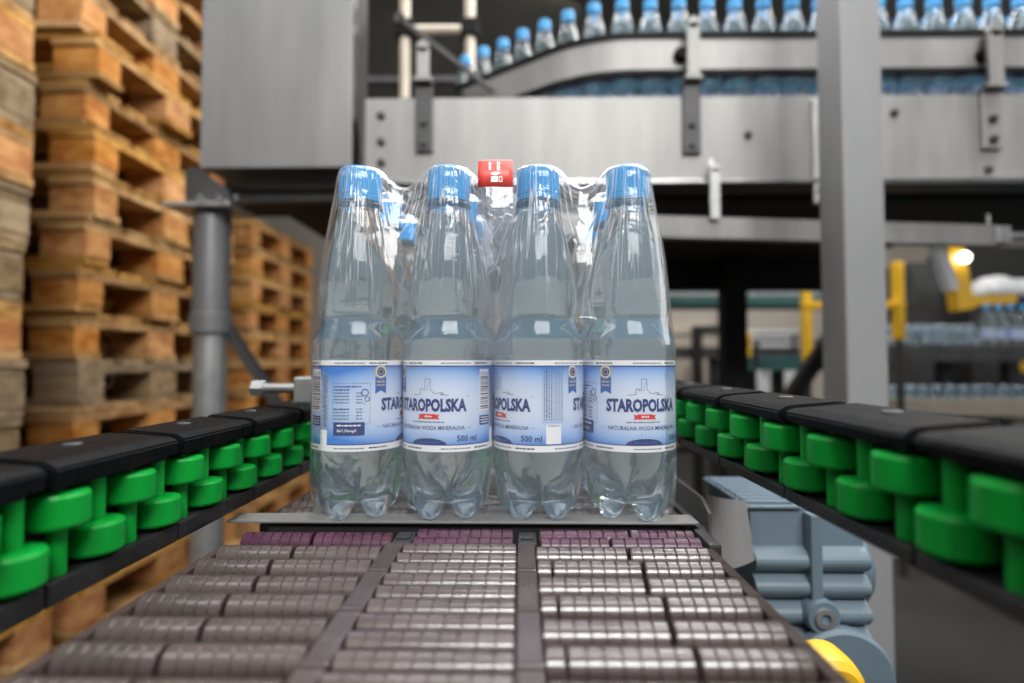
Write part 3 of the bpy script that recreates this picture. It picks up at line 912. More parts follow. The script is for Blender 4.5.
# machine frame that carries both belts
fr = thing('belt_frame', 'black machine frame underneath the roller belts', 'frame', (-.03, .5, 0))
part(fr, 'side_channel', MB().box(XL + .012, XL + .02, .10, .75, BZ - .11, BZ - .0345), M['belt_dark'])
part(fr, 'side_channel', MB().box(XR - .02, XR - .012, .10, .75, BZ - .11, BZ - .0345), M['belt_dark'])
part(fr, 'cross_pan', MB().box(XL + .02, XR - .02, .10, .75, BZ - .06, BZ - .05), M['belt_dark'])
for x in (XL + .016, XR - .016):
    for y in (.62,):
        part(fr, 'leg', MB().box(x - .02, x + .02, y - .02, y + .02, 0, BZ - .11), M['belt_dark'])
sidep = MB().box(XR + .006, XR + .011, .372, .74, BZ - .09, BZ - .006, .001)
sp_ = part(fr, 'side_cheek', sidep, M['dark_steel'])
for y, z in ((.392, -.016), (.405, -.040), (.44, -.020), (.49, -.020)):
    part(sp_, 'bolt', MB().revolve((XR + .011, y, BZ + z), (XR + .017, y, BZ + z), [(0, .005), (.5, .005), (1, .0035)], 6, smooth=False), M['bright_steel'])
# sheet metal guard beside the cheek
gd = MB()
prof = [(.432, -.06), (.432, -.012), (.45, -.004), (.60, -.004), (.60, -.06)]
gd.prism([(y, BZ + z) for y, z in prof], 'x', .146, .1485)
cv = []
for i in range(9):
    t_ = i / 8
    cv.append((.150 + .040 * t_, .452 - .022 * math.sin(PI * .5 * (1 - t_))))
for i in range(8):
    (xa_, ya_), (xb_, yb_) = cv[i], cv[i + 1]
    za_, zb__ = .8985 - .010 * i / 8, .8985 - .010 * (i + 1) / 8
    gd.add([(xa_, ya_, .845), (xb_, yb_, .845), (xb_, yb_ + .016, zb__), (xa_, ya_ + .016, za_)], [(0, 1, 2, 3)], 0, True)
    gd.add([(xa_, ya_ + .002, .845), (xb_, yb_ + .002, .845), (xb_, yb_ + .018, zb__), (xa_, ya_ + .018, za_)], [(3, 2, 1, 0)], 0, True)
gd.box(.132, .146, .55, .556, BZ - .07, BZ - .02)
solo('sheet_guard', gd, M['steel'], 'bent grey sheet metal guard between the belt and gear motor', 'guard', (.147, .45, BZ - .06))


# ------------------------------------------------------------------ side guides with green rollers
def side_guide(name, label, sgn, r, zt, zbk, zb0, zb1, pitch, seg, y_first, y_end, yoff):
    """sgn -1/+1 side, r distance of the inner face, z relative to the eye"""
    w = .039
    X = lambda d: sgn * d
    t = thing(name, label, 'guide rail', (X(r + .02), (y_first + y_end) / 2, EYE + zb1), 'side guides with green rollers')
    n = int((y_end - y_first) / seg)
    for i in range(n):
        ya = y_first + i * seg
        yb = ya + seg - .0012
        zA, zB = EYE + zbk, EYE + zt
        prof = [(X(r), zA), (X(r - .001), zB - .003), (X(r + .004), zB), (X(r + w - .005), zB + .0025), (X(r + w), zB - .002), (X(r + w), zA)]
        pb_ = MB().prism(prof, 'y', ya, yb - .010)
        # overlapping lip at the joint, a little lower
        pl = [(X(r + .0012), zA + .0008), (X(r + .0008), zB - .0035), (X(r + .005), zB - .0012), (X(r + w - .006), zB + .0010), (X(r + w - .0015), zB - .003), (X(r + w - .0015), zA + .0008)]
        pb_.prism(pl, 'y', yb - .0105, yb)
        bm = bmesh.new()
        me = pb_.mesh('tmp')
        bm.from_mesh(me); bpy.data.meshes.remove(me)
        bmesh.ops.bevel(bm, geom=[e for e in bm.edges if e.is_manifold and e.calc_face_angle(0) > .4], offset=.0009, segments=2, affect='EDGES')
        q = MB(); q.frombm(bm)
        o = part(t, 'top_cover', q, M['black_worn'])
        part(o, 'screw', MB().revolve((X(r + .022), ya + seg * .42, zB + .0012), (X(r + .022), ya + seg * .42, zB + .0026), [(0, .0042), (.6, .0042), (1, .0035)], 12), M['dark_steel'])
        bar = MB().box(X(r + .001), X(r + w), ya, yb, EYE + zb1, EYE + zb0, .0012)
        part(t, 'lower_bar', bar, M['black'])
        part(t, 'back_web', MB().box(X(r + .026), X(r + .031), ya, yb, EYE + zb0, EYE + zbk), M['belt_dark'])
    # pins and rollers, alternately high and low
    k = 0
    y = y_first + yoff
    while y < y_end - .01:
        xa = X(r + .0085)
        zA, zB = EYE + zb0, EYE + zbk
        hgt = .0150
        up = (k % 2 == 0)
        c0 = zB - .0022 - hgt if up else zA + .0022
        R = .0121
        g = MB().revolve((xa, y, c0), (xa, y, c0 + hgt), [(0, R * .72), (.03, R * .93), (.12, R), (.88, R), (.97, R * .93), (1, R * .72)], 30)
        s0, s1 = (zA, c0) if up else (c0 + hgt, zB)
        g.cyl((xa, y, s0), (xa, y, s1), R * .34, n=18)
        g.cyl((xa, y, zA), (xa, y, zB), R * .2, n=10)
        part(t, 'roller', g, M['green'])
        k += 1
        y += pitch / 2
    return t


side_guide('roller_guide', 'black side guide with green rollers passing in front of the pallets', -1, .190, -.0418, -.0537, -.0912, -.1010, .0428, .0856, .1365, .735, .012)
side_guide('roller_guide', 'black side guide with green rollers passing above the gear motor', 1, .140, -.0245, -.0330, -.0680, -.0745, .0478, .0956, .1062, .68, .012)
# bolts and clamp that hold the guide by the pallets
cl = thing('guide_clamp', 'shiny steel clamp bolt sticking out over the dark guide', 'clamp', (-.20, .47, EYE - .03))
q0, q1 = at(252, 388, .47), at(300, 388, .47)
part(cl, 'rod', MB().cyl((q0.x + .008, .47, q0.z), (q1.x + .002, .47, q0.z), .0042, n=16), M['galv'])
part(cl, 'nut', MB().revolve((q0.x, .47, q0.z), (q0.x + .011, .47, q0.z), [(0, .006), (.15, .0075), (.85, .0075), (1, .006)], 6, smooth=False), M['galv'])
part(cl, 'block', MB().box(q1.x, q1.x + .022, .455, .485, q0.z - .012, q0.z + .010, .002), M['galv'])
part(cl, 'stand_off', MB().box(q1.x + .004, q1.x + .018, .463, .477, EYE - .040, q0.z - .012), M['galv'])

# ------------------------------------------------------------------ gear motor under the guide
GY = .50
gx0, gx1 = at(750, 540, GY).x, at(862, 540, GY).x
gz = lambda py: at(800, py, GY).z
gm = thing('gear_motor', 'blue-grey gear motor with cooling fins below the green guide', 'motor', ((gx0 + gx1) / 2, GY + .06, gz(660)))
body = MB()
prof = [(GY + .11, gz(508)), (GY, gz(508)), (GY - .002, gz(545))]
zz0, zz1, nf = gz(545), gz(650), 4
for i in range(nf):
    for j in range(1, 9):
        a = j / 8
        prof.append((GY - .002 - .0115 * math.sin(PI * a) ** .8, zz0 + (zz1 - zz0) * (i + a) / nf))
prof += [(GY + .11, zz1)]
body.prism(prof, 'x', gx0, gx1)
part(gm, 'finned_body', body, M['motor'])
lid = MB().box(gx0 - .004, gx1 - .055, GY - .004, GY + .115, gz(508), gz(505), .001)
for i in range(9):
    lid.box(gx0 - .002, gx1 - .06, GY + .002 + i * .012, GY + .008 + i * .012, gz(505), gz(505) + .003, .0008)
part(gm, 'terminal_lid', lid, M['motor'])
xm = at(808, 560, GY).x
stp = MB().box(xm - .005, xm + .005, GY - .016, GY - .002, gz(600), gz(510), .002)
part(gm, 'mounting_strap', stp, M['motor'])
zb_ = gz(608)
bo = part(gm, 'boss', MB().revolve((xm + .003, GY - .001, zb_), (xm + .003, GY - .020, zb_), [(0, .015), (.8, .015), (1, .0135)], 24), M['motor'])
part(bo, 'bolt', MB().revolve((xm + .003, GY - .019, zb_), (xm + .003, GY - .024, zb_), [(0, .0085), (.7, .0085), (.75, .0045), (.3, .0045)], 20, caps=False), M['galv'])
part(gm, 'end_bell', MB().revolve((gx1, GY + .035, gz(578)), (gx1 + .016, GY + .035, gz(578)), [(0, .037), (.5, .037), (.85, .032), (1, .02)], 32), M['motor'])
xf = at(828, 680, GY).x
part(gm, 'flange', MB().revolve((xf, GY - .014, gz(668)), (xf, GY - .026, gz(668)), [(0, .045), (.7, .045), (1, .042)], 36), M['motor'])
part(gm, 'pedestal', MB().box(gx0 + .02, gx1 - .02, GY + .02, GY + .10, 0, zz1), M['dark_steel'])
yg = at(836, 690, .40)
ycv = thing('yellow_cover', 'rounded yellow cover peeking out at the belt corner', 'cover', (yg.x, .41, yg.z - .03))
part(ycv, 'dome', MB().revolve((yg.x, .425, yg.z), (yg.x, .395, yg.z), [(0, .023), (.5, .023), (.85, .021), (1, .016)], 32), M['yellow'])
part(ycv, 'bracket', MB().box(yg.x - .008, yg.x + .008, .425, .440, 0, yg.z + .005), M['dark_steel'])


# ------------------------------------------------------------------ water bottle
def prof_radius():
    foot = [(.009, .0105), (.0135, .0040), (.0180, .0008), (.0215, .0), (.0250, .0014), (.0280, .0062), (.0298, .0130), (.0308, .0220), (.0314, .0310), (.0316, .0400)]
    valley = [(.004, .0125), (.008, .0122), (.0120, .0124), (.0160, .0136), (.0198, .0160), (.0232, .0196), (.0262, .0245), (.0286, .0300), (.0305, .0360), (.0316, .0420)]
    up = [(.0317, .0430), (.0312, .0455), (.0311, .0472), (.0311, .1068), (.0313, .1086), (.0317, .1110), (.0317, .1165), (.0311, .1210), (.0301, .1245), (.0288, .1280),
          (.0275, .1315), (.0266, .1342), (.0263, .1362), (.0266, .1382), (.0272, .1405), (.0277, .1440), (.0279, .1490), (.0278, .1540), (.0272, .1610),
          (.0262, .1680), (.0249, .1750), (.0233, .1820), (.0214, .1890), (.0192, .1960), (.0168, .2030), (.0147, .2090), (.0134, .2130), (.0130, .2155),
          (.0160, .2162), (.0160, .2176), (.0128, .2184), (.0124, .2235), (.0124, .2380)]
    return foot, valley, up


def bottle_body(n=60):
    foot, valley, up = prof_radius()
    mb = MB()
    rows = []
    vs, fs = [], []

    def ring(fn):
        rows.append(len(vs))
        for k in range(n):
            a = 2 * PI * k / n
            r, z = fn(a)
            vs.append((r * math.cos(a), r * math.sin(a), z))
    for (rf, zf), (rv, zv) in zip(foot, valley):
        def fn(a, rf=rf, zf=zf, rv=rv, zv=zv):
            w = 1 - (.5 - .5 * math.cos(5 * a)) ** 2.2
            return rf * w + rv * (1 - w), zf * w + zv * (1 - w)
        ring(fn)
    for r, z in up:
        ring(lambda a, r=r, z=z: (r, z))
    for i in range(len(rows) - 1):
        for k in range(n):
            fs.append((rows[i] + k, rows[i] + (k + 1) % n, rows[i + 1] + (k + 1) % n, rows[i + 1] + k))
    c = len(vs)
    vs.append((0, 0, .0125))
    for k in range(n):
        fs.append((c, rows[0] + (k + 1) % n, rows[0] + k))
    fs.append([rows[-1] + k for k in range(n)])
    mb.add(vs, fs, 0, True)
    return mb


def cap_mb(n=80, top=.2430):
    mb = MB()
    prof = [(.0139, .2195, 0), (.0150, .2196, 0), (.0151, .2225, 0), (.0146, .2230, 0), (.0146, .2236, 0), (.0152, .2242, .0005), (.0151, top - .003, .0005), (.0146, top - .0008, .0001), (.0136, top, 0), (.006, top, 0), (.001, top, 0)]
    vs, fs = [], []
    for r, z, g in prof:
        for k in range(n):
            a = 2 * PI * k / n
            rr = r - (g if k % 2 else 0)
            vs.append((rr * math.cos(a), rr * math.sin(a), z))
    for i in range(len(prof) - 1):
        for k in range(n):
            fs.append((i * n + k, i * n + (k + 1) % n, (i + 1) * n + (k + 1) % n, (i + 1) * n + k))
    fs.append([(len(prof) - 1) * n + k for k in range(n)])
    fs.append(list(range(n))[::-1])
    mb.add(vs, fs, 0, False)
    return mb


LR, LZ0, LZ1 = .0315, .0470, .1068           # label radius and height range
CIRC = 2 * PI * LR


def glyphs(text, size, off=0.0, shear=0.0):
    cu = bpy.data.curves.new('tmp', 'FONT')
    cu.body = text
    cu.size = size
    cu.offset = off
    cu.shear = shear
    cu.resolution_u = 2
    o = bpy.data.objects.new('tmp', cu)
    COL.objects.link(o)
    dg = bpy.context.evaluated_depsgraph_get()
    me = bpy.data.meshes.new_from_object(o.evaluated_get(dg))
    me.calc_loop_triangles()
    vs = [(v.co.x, v.co.y) for v in me.vertices]
    ts = [tuple(t.vertices) for t in me.loop_triangles]
    bpy.data.objects.remove(o)
    bpy.data.curves.remove(cu)
    bpy.data.meshes.remove(me)
    return vs, ts


class Flat:
    """flat artwork (u along the label, v up, metres) wrapped onto the bottle"""
    def __init__(self, detail=1):
        self.v, self.f, self.m = [], [], []
        self.detail = detail

    def poly(self, pts, mi, layer=1):
        o = len(self.v)
        self.v += [(u, v, layer) for u, v in pts]
        self.f.append([o + i for i in range(len(pts))]); self.m.append(mi)

    def rect(self, u0, u1, v0, v1, mi, layer=1):
        n = max(1, int((u1 - u0) / .0025))
        for i in range(n):
            a, b = u0 + (u1 - u0) * i / n, u0 + (u1 - u0) * (i + 1) / n
            self.poly([(a, v0), (b, v0), (b, v1), (a, v1)], mi, layer)

    def frame(self, u0, u1, v0, v1, t, mi, layer=2):
        self.rect(u0, u1, v0, v0 + t, mi, layer); self.rect(u0, u1, v1 - t, v1, mi, layer)
        self.rect(u0, u0 + t, v0, v1, mi, layer); self.rect(u1 - t, u1, v0, v1, mi, layer)

    def disc(self, u, v, r, mi, layer=1, n=24, r_in=0.0):
        for k in range(n):
            a, b = 2 * PI * k / n, 2 * PI * (k + 1) / n
            q = [(u + r * math.cos(a), v + r * math.sin(a)), (u + r * math.cos(b), v + r * math.sin(b))]
            if r_in:
                q += [(u + r_in * math.cos(b), v + r_in * math.sin(b)), (u + r_in * math.cos(a), v + r_in * math.sin(a))]
            else:
                q += [(u, v)]
            self.poly(q, mi, layer)

    def text(self, s, u, v, w, h, mi, off=0.0, layer=3, shear=0.0):
        vs, ts = glyphs(s, 1.0, off, shear)
        x0, x1 = min(p[0] for p in vs), max(p[0] for p in vs)
        y0, y1 = min(p[1] for p in vs), max(p[1] for p in vs)
        o = len(self.v)
        for x, y in vs:
            self.v.append((u + ((x - x0) / (x1 - x0) - .5) * w, v + (y - y0) / (y1 - y0) * h, layer))
        for t in ts:
            self.f.append([o + i for i in t]); self.m.append(mi)

    def line(self, p, q, t, mi, layer=2):
        p, q = Vector(p), Vector(q)
        d = (q - p).normalized()
        nrm = Vector((-d.y, d.x)) * t / 2
        self.poly([tuple(p - nrm), tuple(q - nrm), tuple(q + nrm), tuple(p + nrm)], mi, layer)

    def micro(self, u0, u1, v, h, mi, rng, layer=2, vertical=False):
        """a row of print too small to read: short dashes of uneven length"""
        a = u0
        while a < u1:
            w = rng.uniform(.0008, .0030)
            b = min(u1, a + w)
            if vertical:
                self.rect(v, v + h, a, b, mi, layer)
            else:
                self.rect(a, b, v, v + h, mi, layer)
            a = b + rng.uniform(.0003, .0006)


PRN = ['label', 'print_white', 'print_navy', 'print_blue', 'print_red', 'print_grey', 'print_black', 'print_gold']
WHI, NAV, BLU, RED, GRY, BLK, GLD = 1, 2, 3, 4, 5, 6, 7


def label_art():
    F = Flat()
    rng = random.Random(4)
    H = LZ1 - LZ0
    # background, print borders
    half = CIRC / 2
    F.rect(-half, half, 0, H, 0, 0)
    for v0, v1 in ((0, .0042), (H - .0034, H)):
        F.rect(-half, half, v0, v1, WHI, 1)
    F.rect(-half, half, .0042, .0048, NAV, 2)
    F.rect(-half, half, H - .0042, H - .0034, NAV, 2)
    for c in (-half * .75, -half * .25, half * .25, half * .75):
        for v in (.0016, H - .0023):
            F.micro(c - .016, c + .004, v, .0008, GRY, rng)
            F.micro(c + .007, c + .020, v, .0009, BLK, rng)

    def front(c):
        F.text('STAROPOLSKA', c, .0260, .0515, .0088, NAV, .048)
        F.disc(c + .0268, .0362, .0006, NAV, 2, 10, .0004)
        F.line((c - .027, .0232), (c - .0060, .0230), .0003, GRY)
        F.line((c + .0065, .0230), (c + .029, .0232), .0003, GRY)
        # red ribbon banner with forked ends
        F.rect(c - .0052, c + .0052, .0214, .0247, RED, 3)
        for s in (-1, 1):
            F.poly([(c + s * .0050, .0218), (c + s * .0050, .0240), (c + s * .0078, .0244), (c + s * .0067, .0228), (c + s * .0078, .0208)], RED, 2)
        F.micro(c - .0024, c + .0024, .0225, .0011, WHI, rng, 4)
        F.micro(c - .0125, c + .0110, .0190, .0008, GRY, rng)
        F.text('NATURALNA WODA MINERALNA', c, .0143, .0490, .0027, NAV, .006)
        F.line((c - .0290, .0156), (c - .0260, .0156), .0003, GRY)
        F.line((c + .0260, .0156), (c + .0290, .0156), .0003, GRY)
        # castle drawn in thin line
        t, b = .0003, .0370
        L = [(-.0115, b), (-.0065, b + .0005), (-.0060, b + .0005), (-.0060, b + .0042), (-.0038, b + .0042), (-.0038, b + .0030), (-.0025, b + .0034), (-.0025, b + .0106),
             (.0013, b + .0106), (.0013, b + .0038), (.0026, b + .0026), (.0034, b + .0014), (.0060, b + .0010), (.0085, b + .0018), (.0105, b + .0012), (.0080, b + .0003), (.0135, b)]
        for p, q in zip(L[:-1], L[1:]):
            F.line((c + p[0], p[1]), (c + q[0], q[1]), t, NAV)
        F.line((c - .0012, b + .0026), (c + .0002, b + .0088), t, GRY)
        # blue hill with dots over it
        n = 20
        pts = [(c + .0125 * math.cos(PI * k / n), .0048 + .0040 * math.sin(PI * k / n)) for k in range(n + 1)]
        for p, q in zip(pts[:-1], pts[1:]):
            F.poly([(p[0], .0048), (q[0], .0048), q, p][::-1], NAV, 2)
        F.micro(c - .007, c + .007, .0058, .0008, BLU, rng, 3)
        for k in range(9):
            a = PI * (k + 1) / 10
            for rr in (.0066, .0084):
                F.disc(c + 1.1 * rr * math.cos(a), .0046 + rr * math.sin(a) * .9, .0003, GRY, 2, 6)
        F.text('500 ml', c + .0262, .0066, .0140, .0040, NAV, .02)
        # medal and ribbon hanging from the top border
        m = c - .0262
        F.disc(m, .0522, .0046, GLD, 4, 24)
        F.disc(m, .0522, .0036, WHI, 5, 24)
        F.disc(m, .0522, .0031, NAV, 6, 24)
        F.disc(m, .0522, .0020, GLD, 7, 20, .0015)
        F.poly([(m - .0040, .0375), (m, .0396), (m, .0490), (m - .0040, .0490)], BLU, 3)
        F.poly([(m, .0396), (m + .0040, .0375), (m + .0040, .0490), (m, .0490)], BLU, 3)
        F.micro(m - .0030, m + .0030, .0450, .0012, GLD, rng, 4)
        F.micro(m - .0030, m + .0030, .0428, .0009, GLD, rng, 4)

    BC = LR * math.radians(-150)
    front(0.0)
    front(BC)
    # barcode panel after the first front
    u = .0362
    F.rect(u, u + .0105, .0260, .0540, WHI, 2)
    v = .0272
    while v < .0520:
        w = rng.choice((.0003, .0003, .0006, .0009))
        F.rect(u + .0007, u + .0098, v, v + w, BLK, 3)
        v += w + rng.choice((.0004, .0006, .0009))
    F.rect(u, u + .0105, .0164, .0228, NAV, 2)
    for k in range(3):
        F.micro(u + .001, u + .0095, .0176 + k * .0017, .0007, WHI, rng, 3)
    # print column and white seam
    for k in range(3):
        F.micro(.016, .050, .0490 + k * .0012, .0008, GRY, rng, 2, True)
    F.rect(.0473, .0530, .0005, .0140, WHI, 4)
    # mineral table before the second front
    u = LR * math.radians(210) - .0585
    F.frame(u - .0094, u - .0025, .0330, .0530, .0002, GRY)
    F.frame(u - .0094, u - .0025, .0120, .0325, .0002, GRY)
    for k in range(3):
        F.micro(.0345, .0515, u - .0082 + k * .0019, .0007, GRY, rng, 2, True)
        F.micro(.0135, .0310, u - .0082 + k * .0019, .0007, GRY, rng, 2, True)
    F.frame(u, u + .0250, .0178, .0448, .00025, GRY)
    for k in range(11):
        vv = .0420 - k * .0021
        if k == 6:
            continue
        F.micro(u + .0010, u + (.0190 if k == 0 else .0115), vv, .0009, NAV if k in (0, 1, 7) else GRY, rng)
        if k > 1:
            F.micro(u + .0160, u + .0200, vv, .0009, GRY, rng)
    F.disc(u + .0215, .0385, .0025, NAV, 3, 20, .0019)
    F.disc(u + .0230, .0342, .0017, NAV, 3, 18, .0012)
    F.disc(u + .0212, .0313, .0006, GRY, 3, 12, .0004)
    F.rect(u + .0010, u + .0215, .0105, .0192, NAV, 3)
    F.micro(u + .0035, u + .0190, .0166, .0009, WHI, rng, 4)
    F.text('867,76mg/l', u + .0098, .0122, .0125, .0024, WHI, .01, 4)
    # small print panels after the second front
    u = BC + .0335
    F.frame(u, u + .0068, .0193, .0545, .0002, GRY)
    F.frame(u + .0078, u + .0142, .0193, .0545, .0002, GRY)
    for k in range(4):
        F.micro(.0205, .0535, u + .0010 + k * .0015, .0007, NAV if k == 1 else GRY, rng, 2, True)
        F.micro(.0205, .0535, u + .0088 + k * .0014, .0005, GRY, rng, 2, True)
    F.rect(u + .0024, u + .0128, .0052, .0178, WHI, 2)
    F.micro(u + .0036, u + .0118, .0166, .0006, GRY, rng, 3)
    return F


def label_mesh():
    F = label_art()
    H = LZ1 - LZ0
    mb = MB()
    vs = []
    uvs = []
    for u, v, ly in F.v:
        a = u / LR - PI / 2                      # u = 0 faces -Y
        r = LR + .00006 * ly
        vs.append((r * math.cos(a), r * math.sin(a), LZ0 + v))
        uvs.append((u / CIRC + 1.0, v / H))
    me = bpy.data.meshes.new('label')
    me.from_pydata(vs, [], F.f)
    for k in PRN:
        me.materials.append(M[k])
    me.polygons.foreach_set('material_index', F.m)
    uvl = me.uv_layers.new(name='UVMap')
    for lp in me.loops:
        uvl.data[lp.index].uv = uvs[lp.vertex_index]
    me.update()
    return me


body_me = bottle_body().mesh('body', (0, 0, 0), [M['pet']])
cap_me = cap_mb().mesh('cap', (0, 0, 0), [M['cap']])
label_me = label_mesh()


def new_bottle(label, group, loc, rz):
    t = thing('water_bottle', label, 'bottle', loc, group)
    t.rotation_euler = (0, 0, rz)
    for nm, me in (('body', body_me), ('cap', cap_me), ('label', label_me)):
        o = bpy.data.objects.new(nm, me)
        o.parent = t
        COL.objects.link(o)
    return t


SP = .064
PXC, PYC = -.019, .39 + SP
front_lab = ['water bottle in the front row with its printed mineral table facing forward',
             'front water bottle with the brand name and barcode facing, beside the red tag',
             'front water bottle showing two narrow panels of small print and a medal ribbon',
             'front water bottle with medal and whole brand name, nearest the gear motor']
# turn of each front bottle about its axis (first printed front is at 0, second at -150 degrees)
turn = [math.radians(91 + 150), math.radians(-17), math.radians(-58 + 150), math.radians(8 + 150)]
where = ['behind the one with the mineral table', 'behind the one with the barcode', 'behind the one with two print panels', 'behind the one nearest the gear motor']
proto = None
for r in range(3):
    for k in range(4):
        loc = (PXC + (k - 1.5) * SP, PYC + (r - 1) * SP, BZ)
        if r == 0:
            lab = front_lab[k]
            rz = turn[k]
        else:
            lab = ('second-row' if r == 1 else 'third-row') + ' water bottle in the wrapped pack, ' + where[k]
            rz = random.uniform(0, 2 * PI)
        if proto is None:
            proto = new_bottle(lab, 'water bottles in the wrapped pack', loc, rz)
        else:
            b = copy_tree(proto)
            b.location = loc
            b.rotation_euler = (0, 0, rz)
            tag(b, lab, 'bottle', 'water bottles in the wrapped pack')
        if r == 0:                     # a valley between two feet looks at the lens
            bt = proto if k == 0 else b
            for ch_ in bt.children:
                if ch_.name.startswith('body'):
                    ch_.rotation_euler.z = -PI / 2 + PI / 5 - rz + (.28, .12, 0.0, -.25)[k]

# bottles queuing on the overhead conveyor
ss = []
s = RB * ANG + .285
while s > -1.05:
    ss.append(s)
    s -= .0638
random.seed(21)
for i, s in enumerate(ss):
    p = path(s, random.uniform(-.002, .002))
    b = copy_tree(proto)
    b.location = (p.x, p.y, BASEZ)
    b.rotation_euler = (0, 0, random.uniform(0, 6.28))
    tag(b, 'capped water bottle on the overhead conveyor, %s in its front file counting from the bend' % ORD[i], 'bottle', 'bottles in the front file overhead')
for i, s in enumerate([.11, .02] + [-.06 - .066 * k for k in range(14)]):
    p = path(s, -.072 + random.uniform(-.004, .004))
    b = copy_tree(proto)
    b.location = (p.x, p.y, BASEZ)
    b.rotation_euler = (0, 0, random.uniform(0, 6.28))
    tag(b, 'capped water bottle glimpsed behind the front file overhead, %s counting from the bend' % ORD[i], 'bottle', 'bottles in the rear file overhead')


# ------------------------------------------------------------------ shrink film around the pack
def surface_nets(F, org, h):
    nx, ny, nz = F.shape
    ins = F < 0
    c = np.zeros((nx - 1, ny - 1, nz - 1), int)
    acc = np.zeros((nx - 1, ny - 1, nz - 1, 3))
    cnt = np.zeros((nx - 1, ny - 1, nz - 1))
    corners = [(i, j, k) for i in (0, 1) for j in (0, 1) for k in (0, 1)]

    def sub(A, o):
        return A[o[0]:o[0] + nx - 1, o[1]:o[1] + ny - 1, o[2]:o[2] + nz - 1]
    for a in corners:
        for ax in range(3):
            if a[ax] == 0:
                b = list(a); b[ax] = 1; b = tuple(b)
                fa, fb_ = sub(F, a), sub(F, b)
                cr = (fa < 0) != (fb_ < 0)
                t = np.where(cr, fa / np.where(cr, fa - fb_, 1), 0)
                for d in range(3):
                    acc[..., d] += np.where(cr, a[d] + (t if d == ax else 0), 0)
                cnt += cr
    act = cnt > 0
    idx = -np.ones(act.shape, int)
    idx[act] = np.arange(act.sum())
    g = np.argwhere(act)
    V = (g + acc[act] / cnt[act][:, None]) * h + np.array(org)
    Q = []
    for ax in range(3):
        o1, o2 = [(1, 2), (2, 0), (0, 1)][ax]
        A = np.swapaxes(ins, 0, 0)
        sl0 = [slice(1, -1)] * 3; sl1 = [slice(1, -1)] * 3
        sl0[ax] = slice(0, -1); sl1[ax] = slice(1, None)
        a, b = ins[tuple(sl0)], ins[tuple(sl1)]
        ch = np.argwhere(a != b)
        off = np.array([1, 1, 1]); off[ax] = 0
        flip = a[tuple(ch.T)]
        P = ch + off
        q = []
        for d1, d2 in ((0, 0), (1, 0), (1, 1), (0, 1)):
            r = P.copy(); r[:, o1] -= d1; r[:, o2] -= d2
            q.append(idx[tuple(r.T)])
        q = np.array(q).T
        q[flip] = q[flip][:, ::-1]
        Q.append(q)
    return V, np.concatenate(Q)


def film():
    h = .0021
    a, b = 1.5 * SP, 1.0 * SP
    H = .2438
    gx = np.arange(-a - .042, a + .042, h); gy = np.arange(-b - .042, b + .042, h); gz_ = np.arange(-.012, H + .010, h)
    X, Y, Z = np.meshgrid(gx, gy, gz_, indexing='ij')
    zs = np.array([-1, .0, .012, .030, .060, .118, .128, .140, .154, .170, .190, .2100, .226, .2438, 1])
    rs = np.array([.0290, .0290, .0312, .0323, .0323, .0323, .0310, .0296, .0286, .0272, .0244, .0208, .0181, .0162, .0162])
    R = np.interp(Z, zs, rs)
    qx, qy = np.abs(X) - a, np.abs(Y) - b
    d = np.sqrt(np.maximum(qx, 0) ** 2 + np.maximum(qy, 0) ** 2) + np.minimum(np.maximum(qx, qy), 0)
    ph = lambda U, e: np.where(np.abs(U) < e, .5 - .5 * np.cos(2 * PI * (U + e) / SP), 0)
    D = .0015 + .0105 * np.clip((Z - .12) / .09, 0, 1)
    dent = np.where(qy > qx, ph(X, a), ph(Y, b)) * D
    dout = d - R + dent
    e = np.full(X.shape, 1.0)
    for i in range(4):
        for j in range(3):
            e = np.minimum(e, np.hypot(X - (i - 1.5) * SP, Y - (j - 1) * SP))
    e = np.maximum(0, e - .0150)
    top = Z - (H - .0150 * (1 - np.exp(-(e / .0095) ** 1.35)))
    k = .0022
    m = np.maximum(dout, top)
    F = m + k * np.log(np.exp((dout - m) / k) + np.exp((top - m) / k))
    V, Q = surface_nets(F, (gx[0], gy[0], gz_[0]), h)
    keep = (V[Q][:, :, 2].min(axis=1) > .0016)
    Q = Q[keep]
    us = np.unique(Q); rm = -np.ones(len(V), int); rm[us] = np.arange(len(us))
    V, Q = V[us], rm[Q]
    me = bpy.data.meshes.new('shrink_film')
    me.from_pydata(V.tolist(), [], Q.tolist())
    bm = bmesh.new(); bm.from_mesh(me)
    for _ in range(5):
        bmesh.ops.smooth_vert(bm, verts=bm.verts[:], factor=.5, use_axis_x=True, use_axis_y=True, use_axis_z=True)
    bm.to_mesh(me); bm.free()
    me.polygons.foreach_set('use_smooth', [True] * len(me.polygons))
    me.materials.append(M['film'])
    o = bpy.data.objects.new('shrink_film', me)
    o.location = (PXC, PYC, BZ + .0002)
    COL.objects.link(o)
    tag(o, 'clear wrinkled shrink film stretched around the pack of bottles', 'plastic wrap')


film()

# carrying tape with its red tag
TX = at(495, 175, .36).x
hw = .0118
tp = thing('carry_tape', 'translucent carrying tape with a red tag over the wrapped pack', 'tape', (TX, PYC, BZ + .15))
pts = [(.532, .205), (.525, .228), (.50, .240), (.45, .244), (.40, .2436), (.372, .2440)]
red = [(.372, .2440), (.3690, .2425), (.3660, .2340), (.3640, .2230)]
low = [(.3640, .2230), (.3600, .205), (.3570, .175), (.3562, .150), (.3560, .110)]


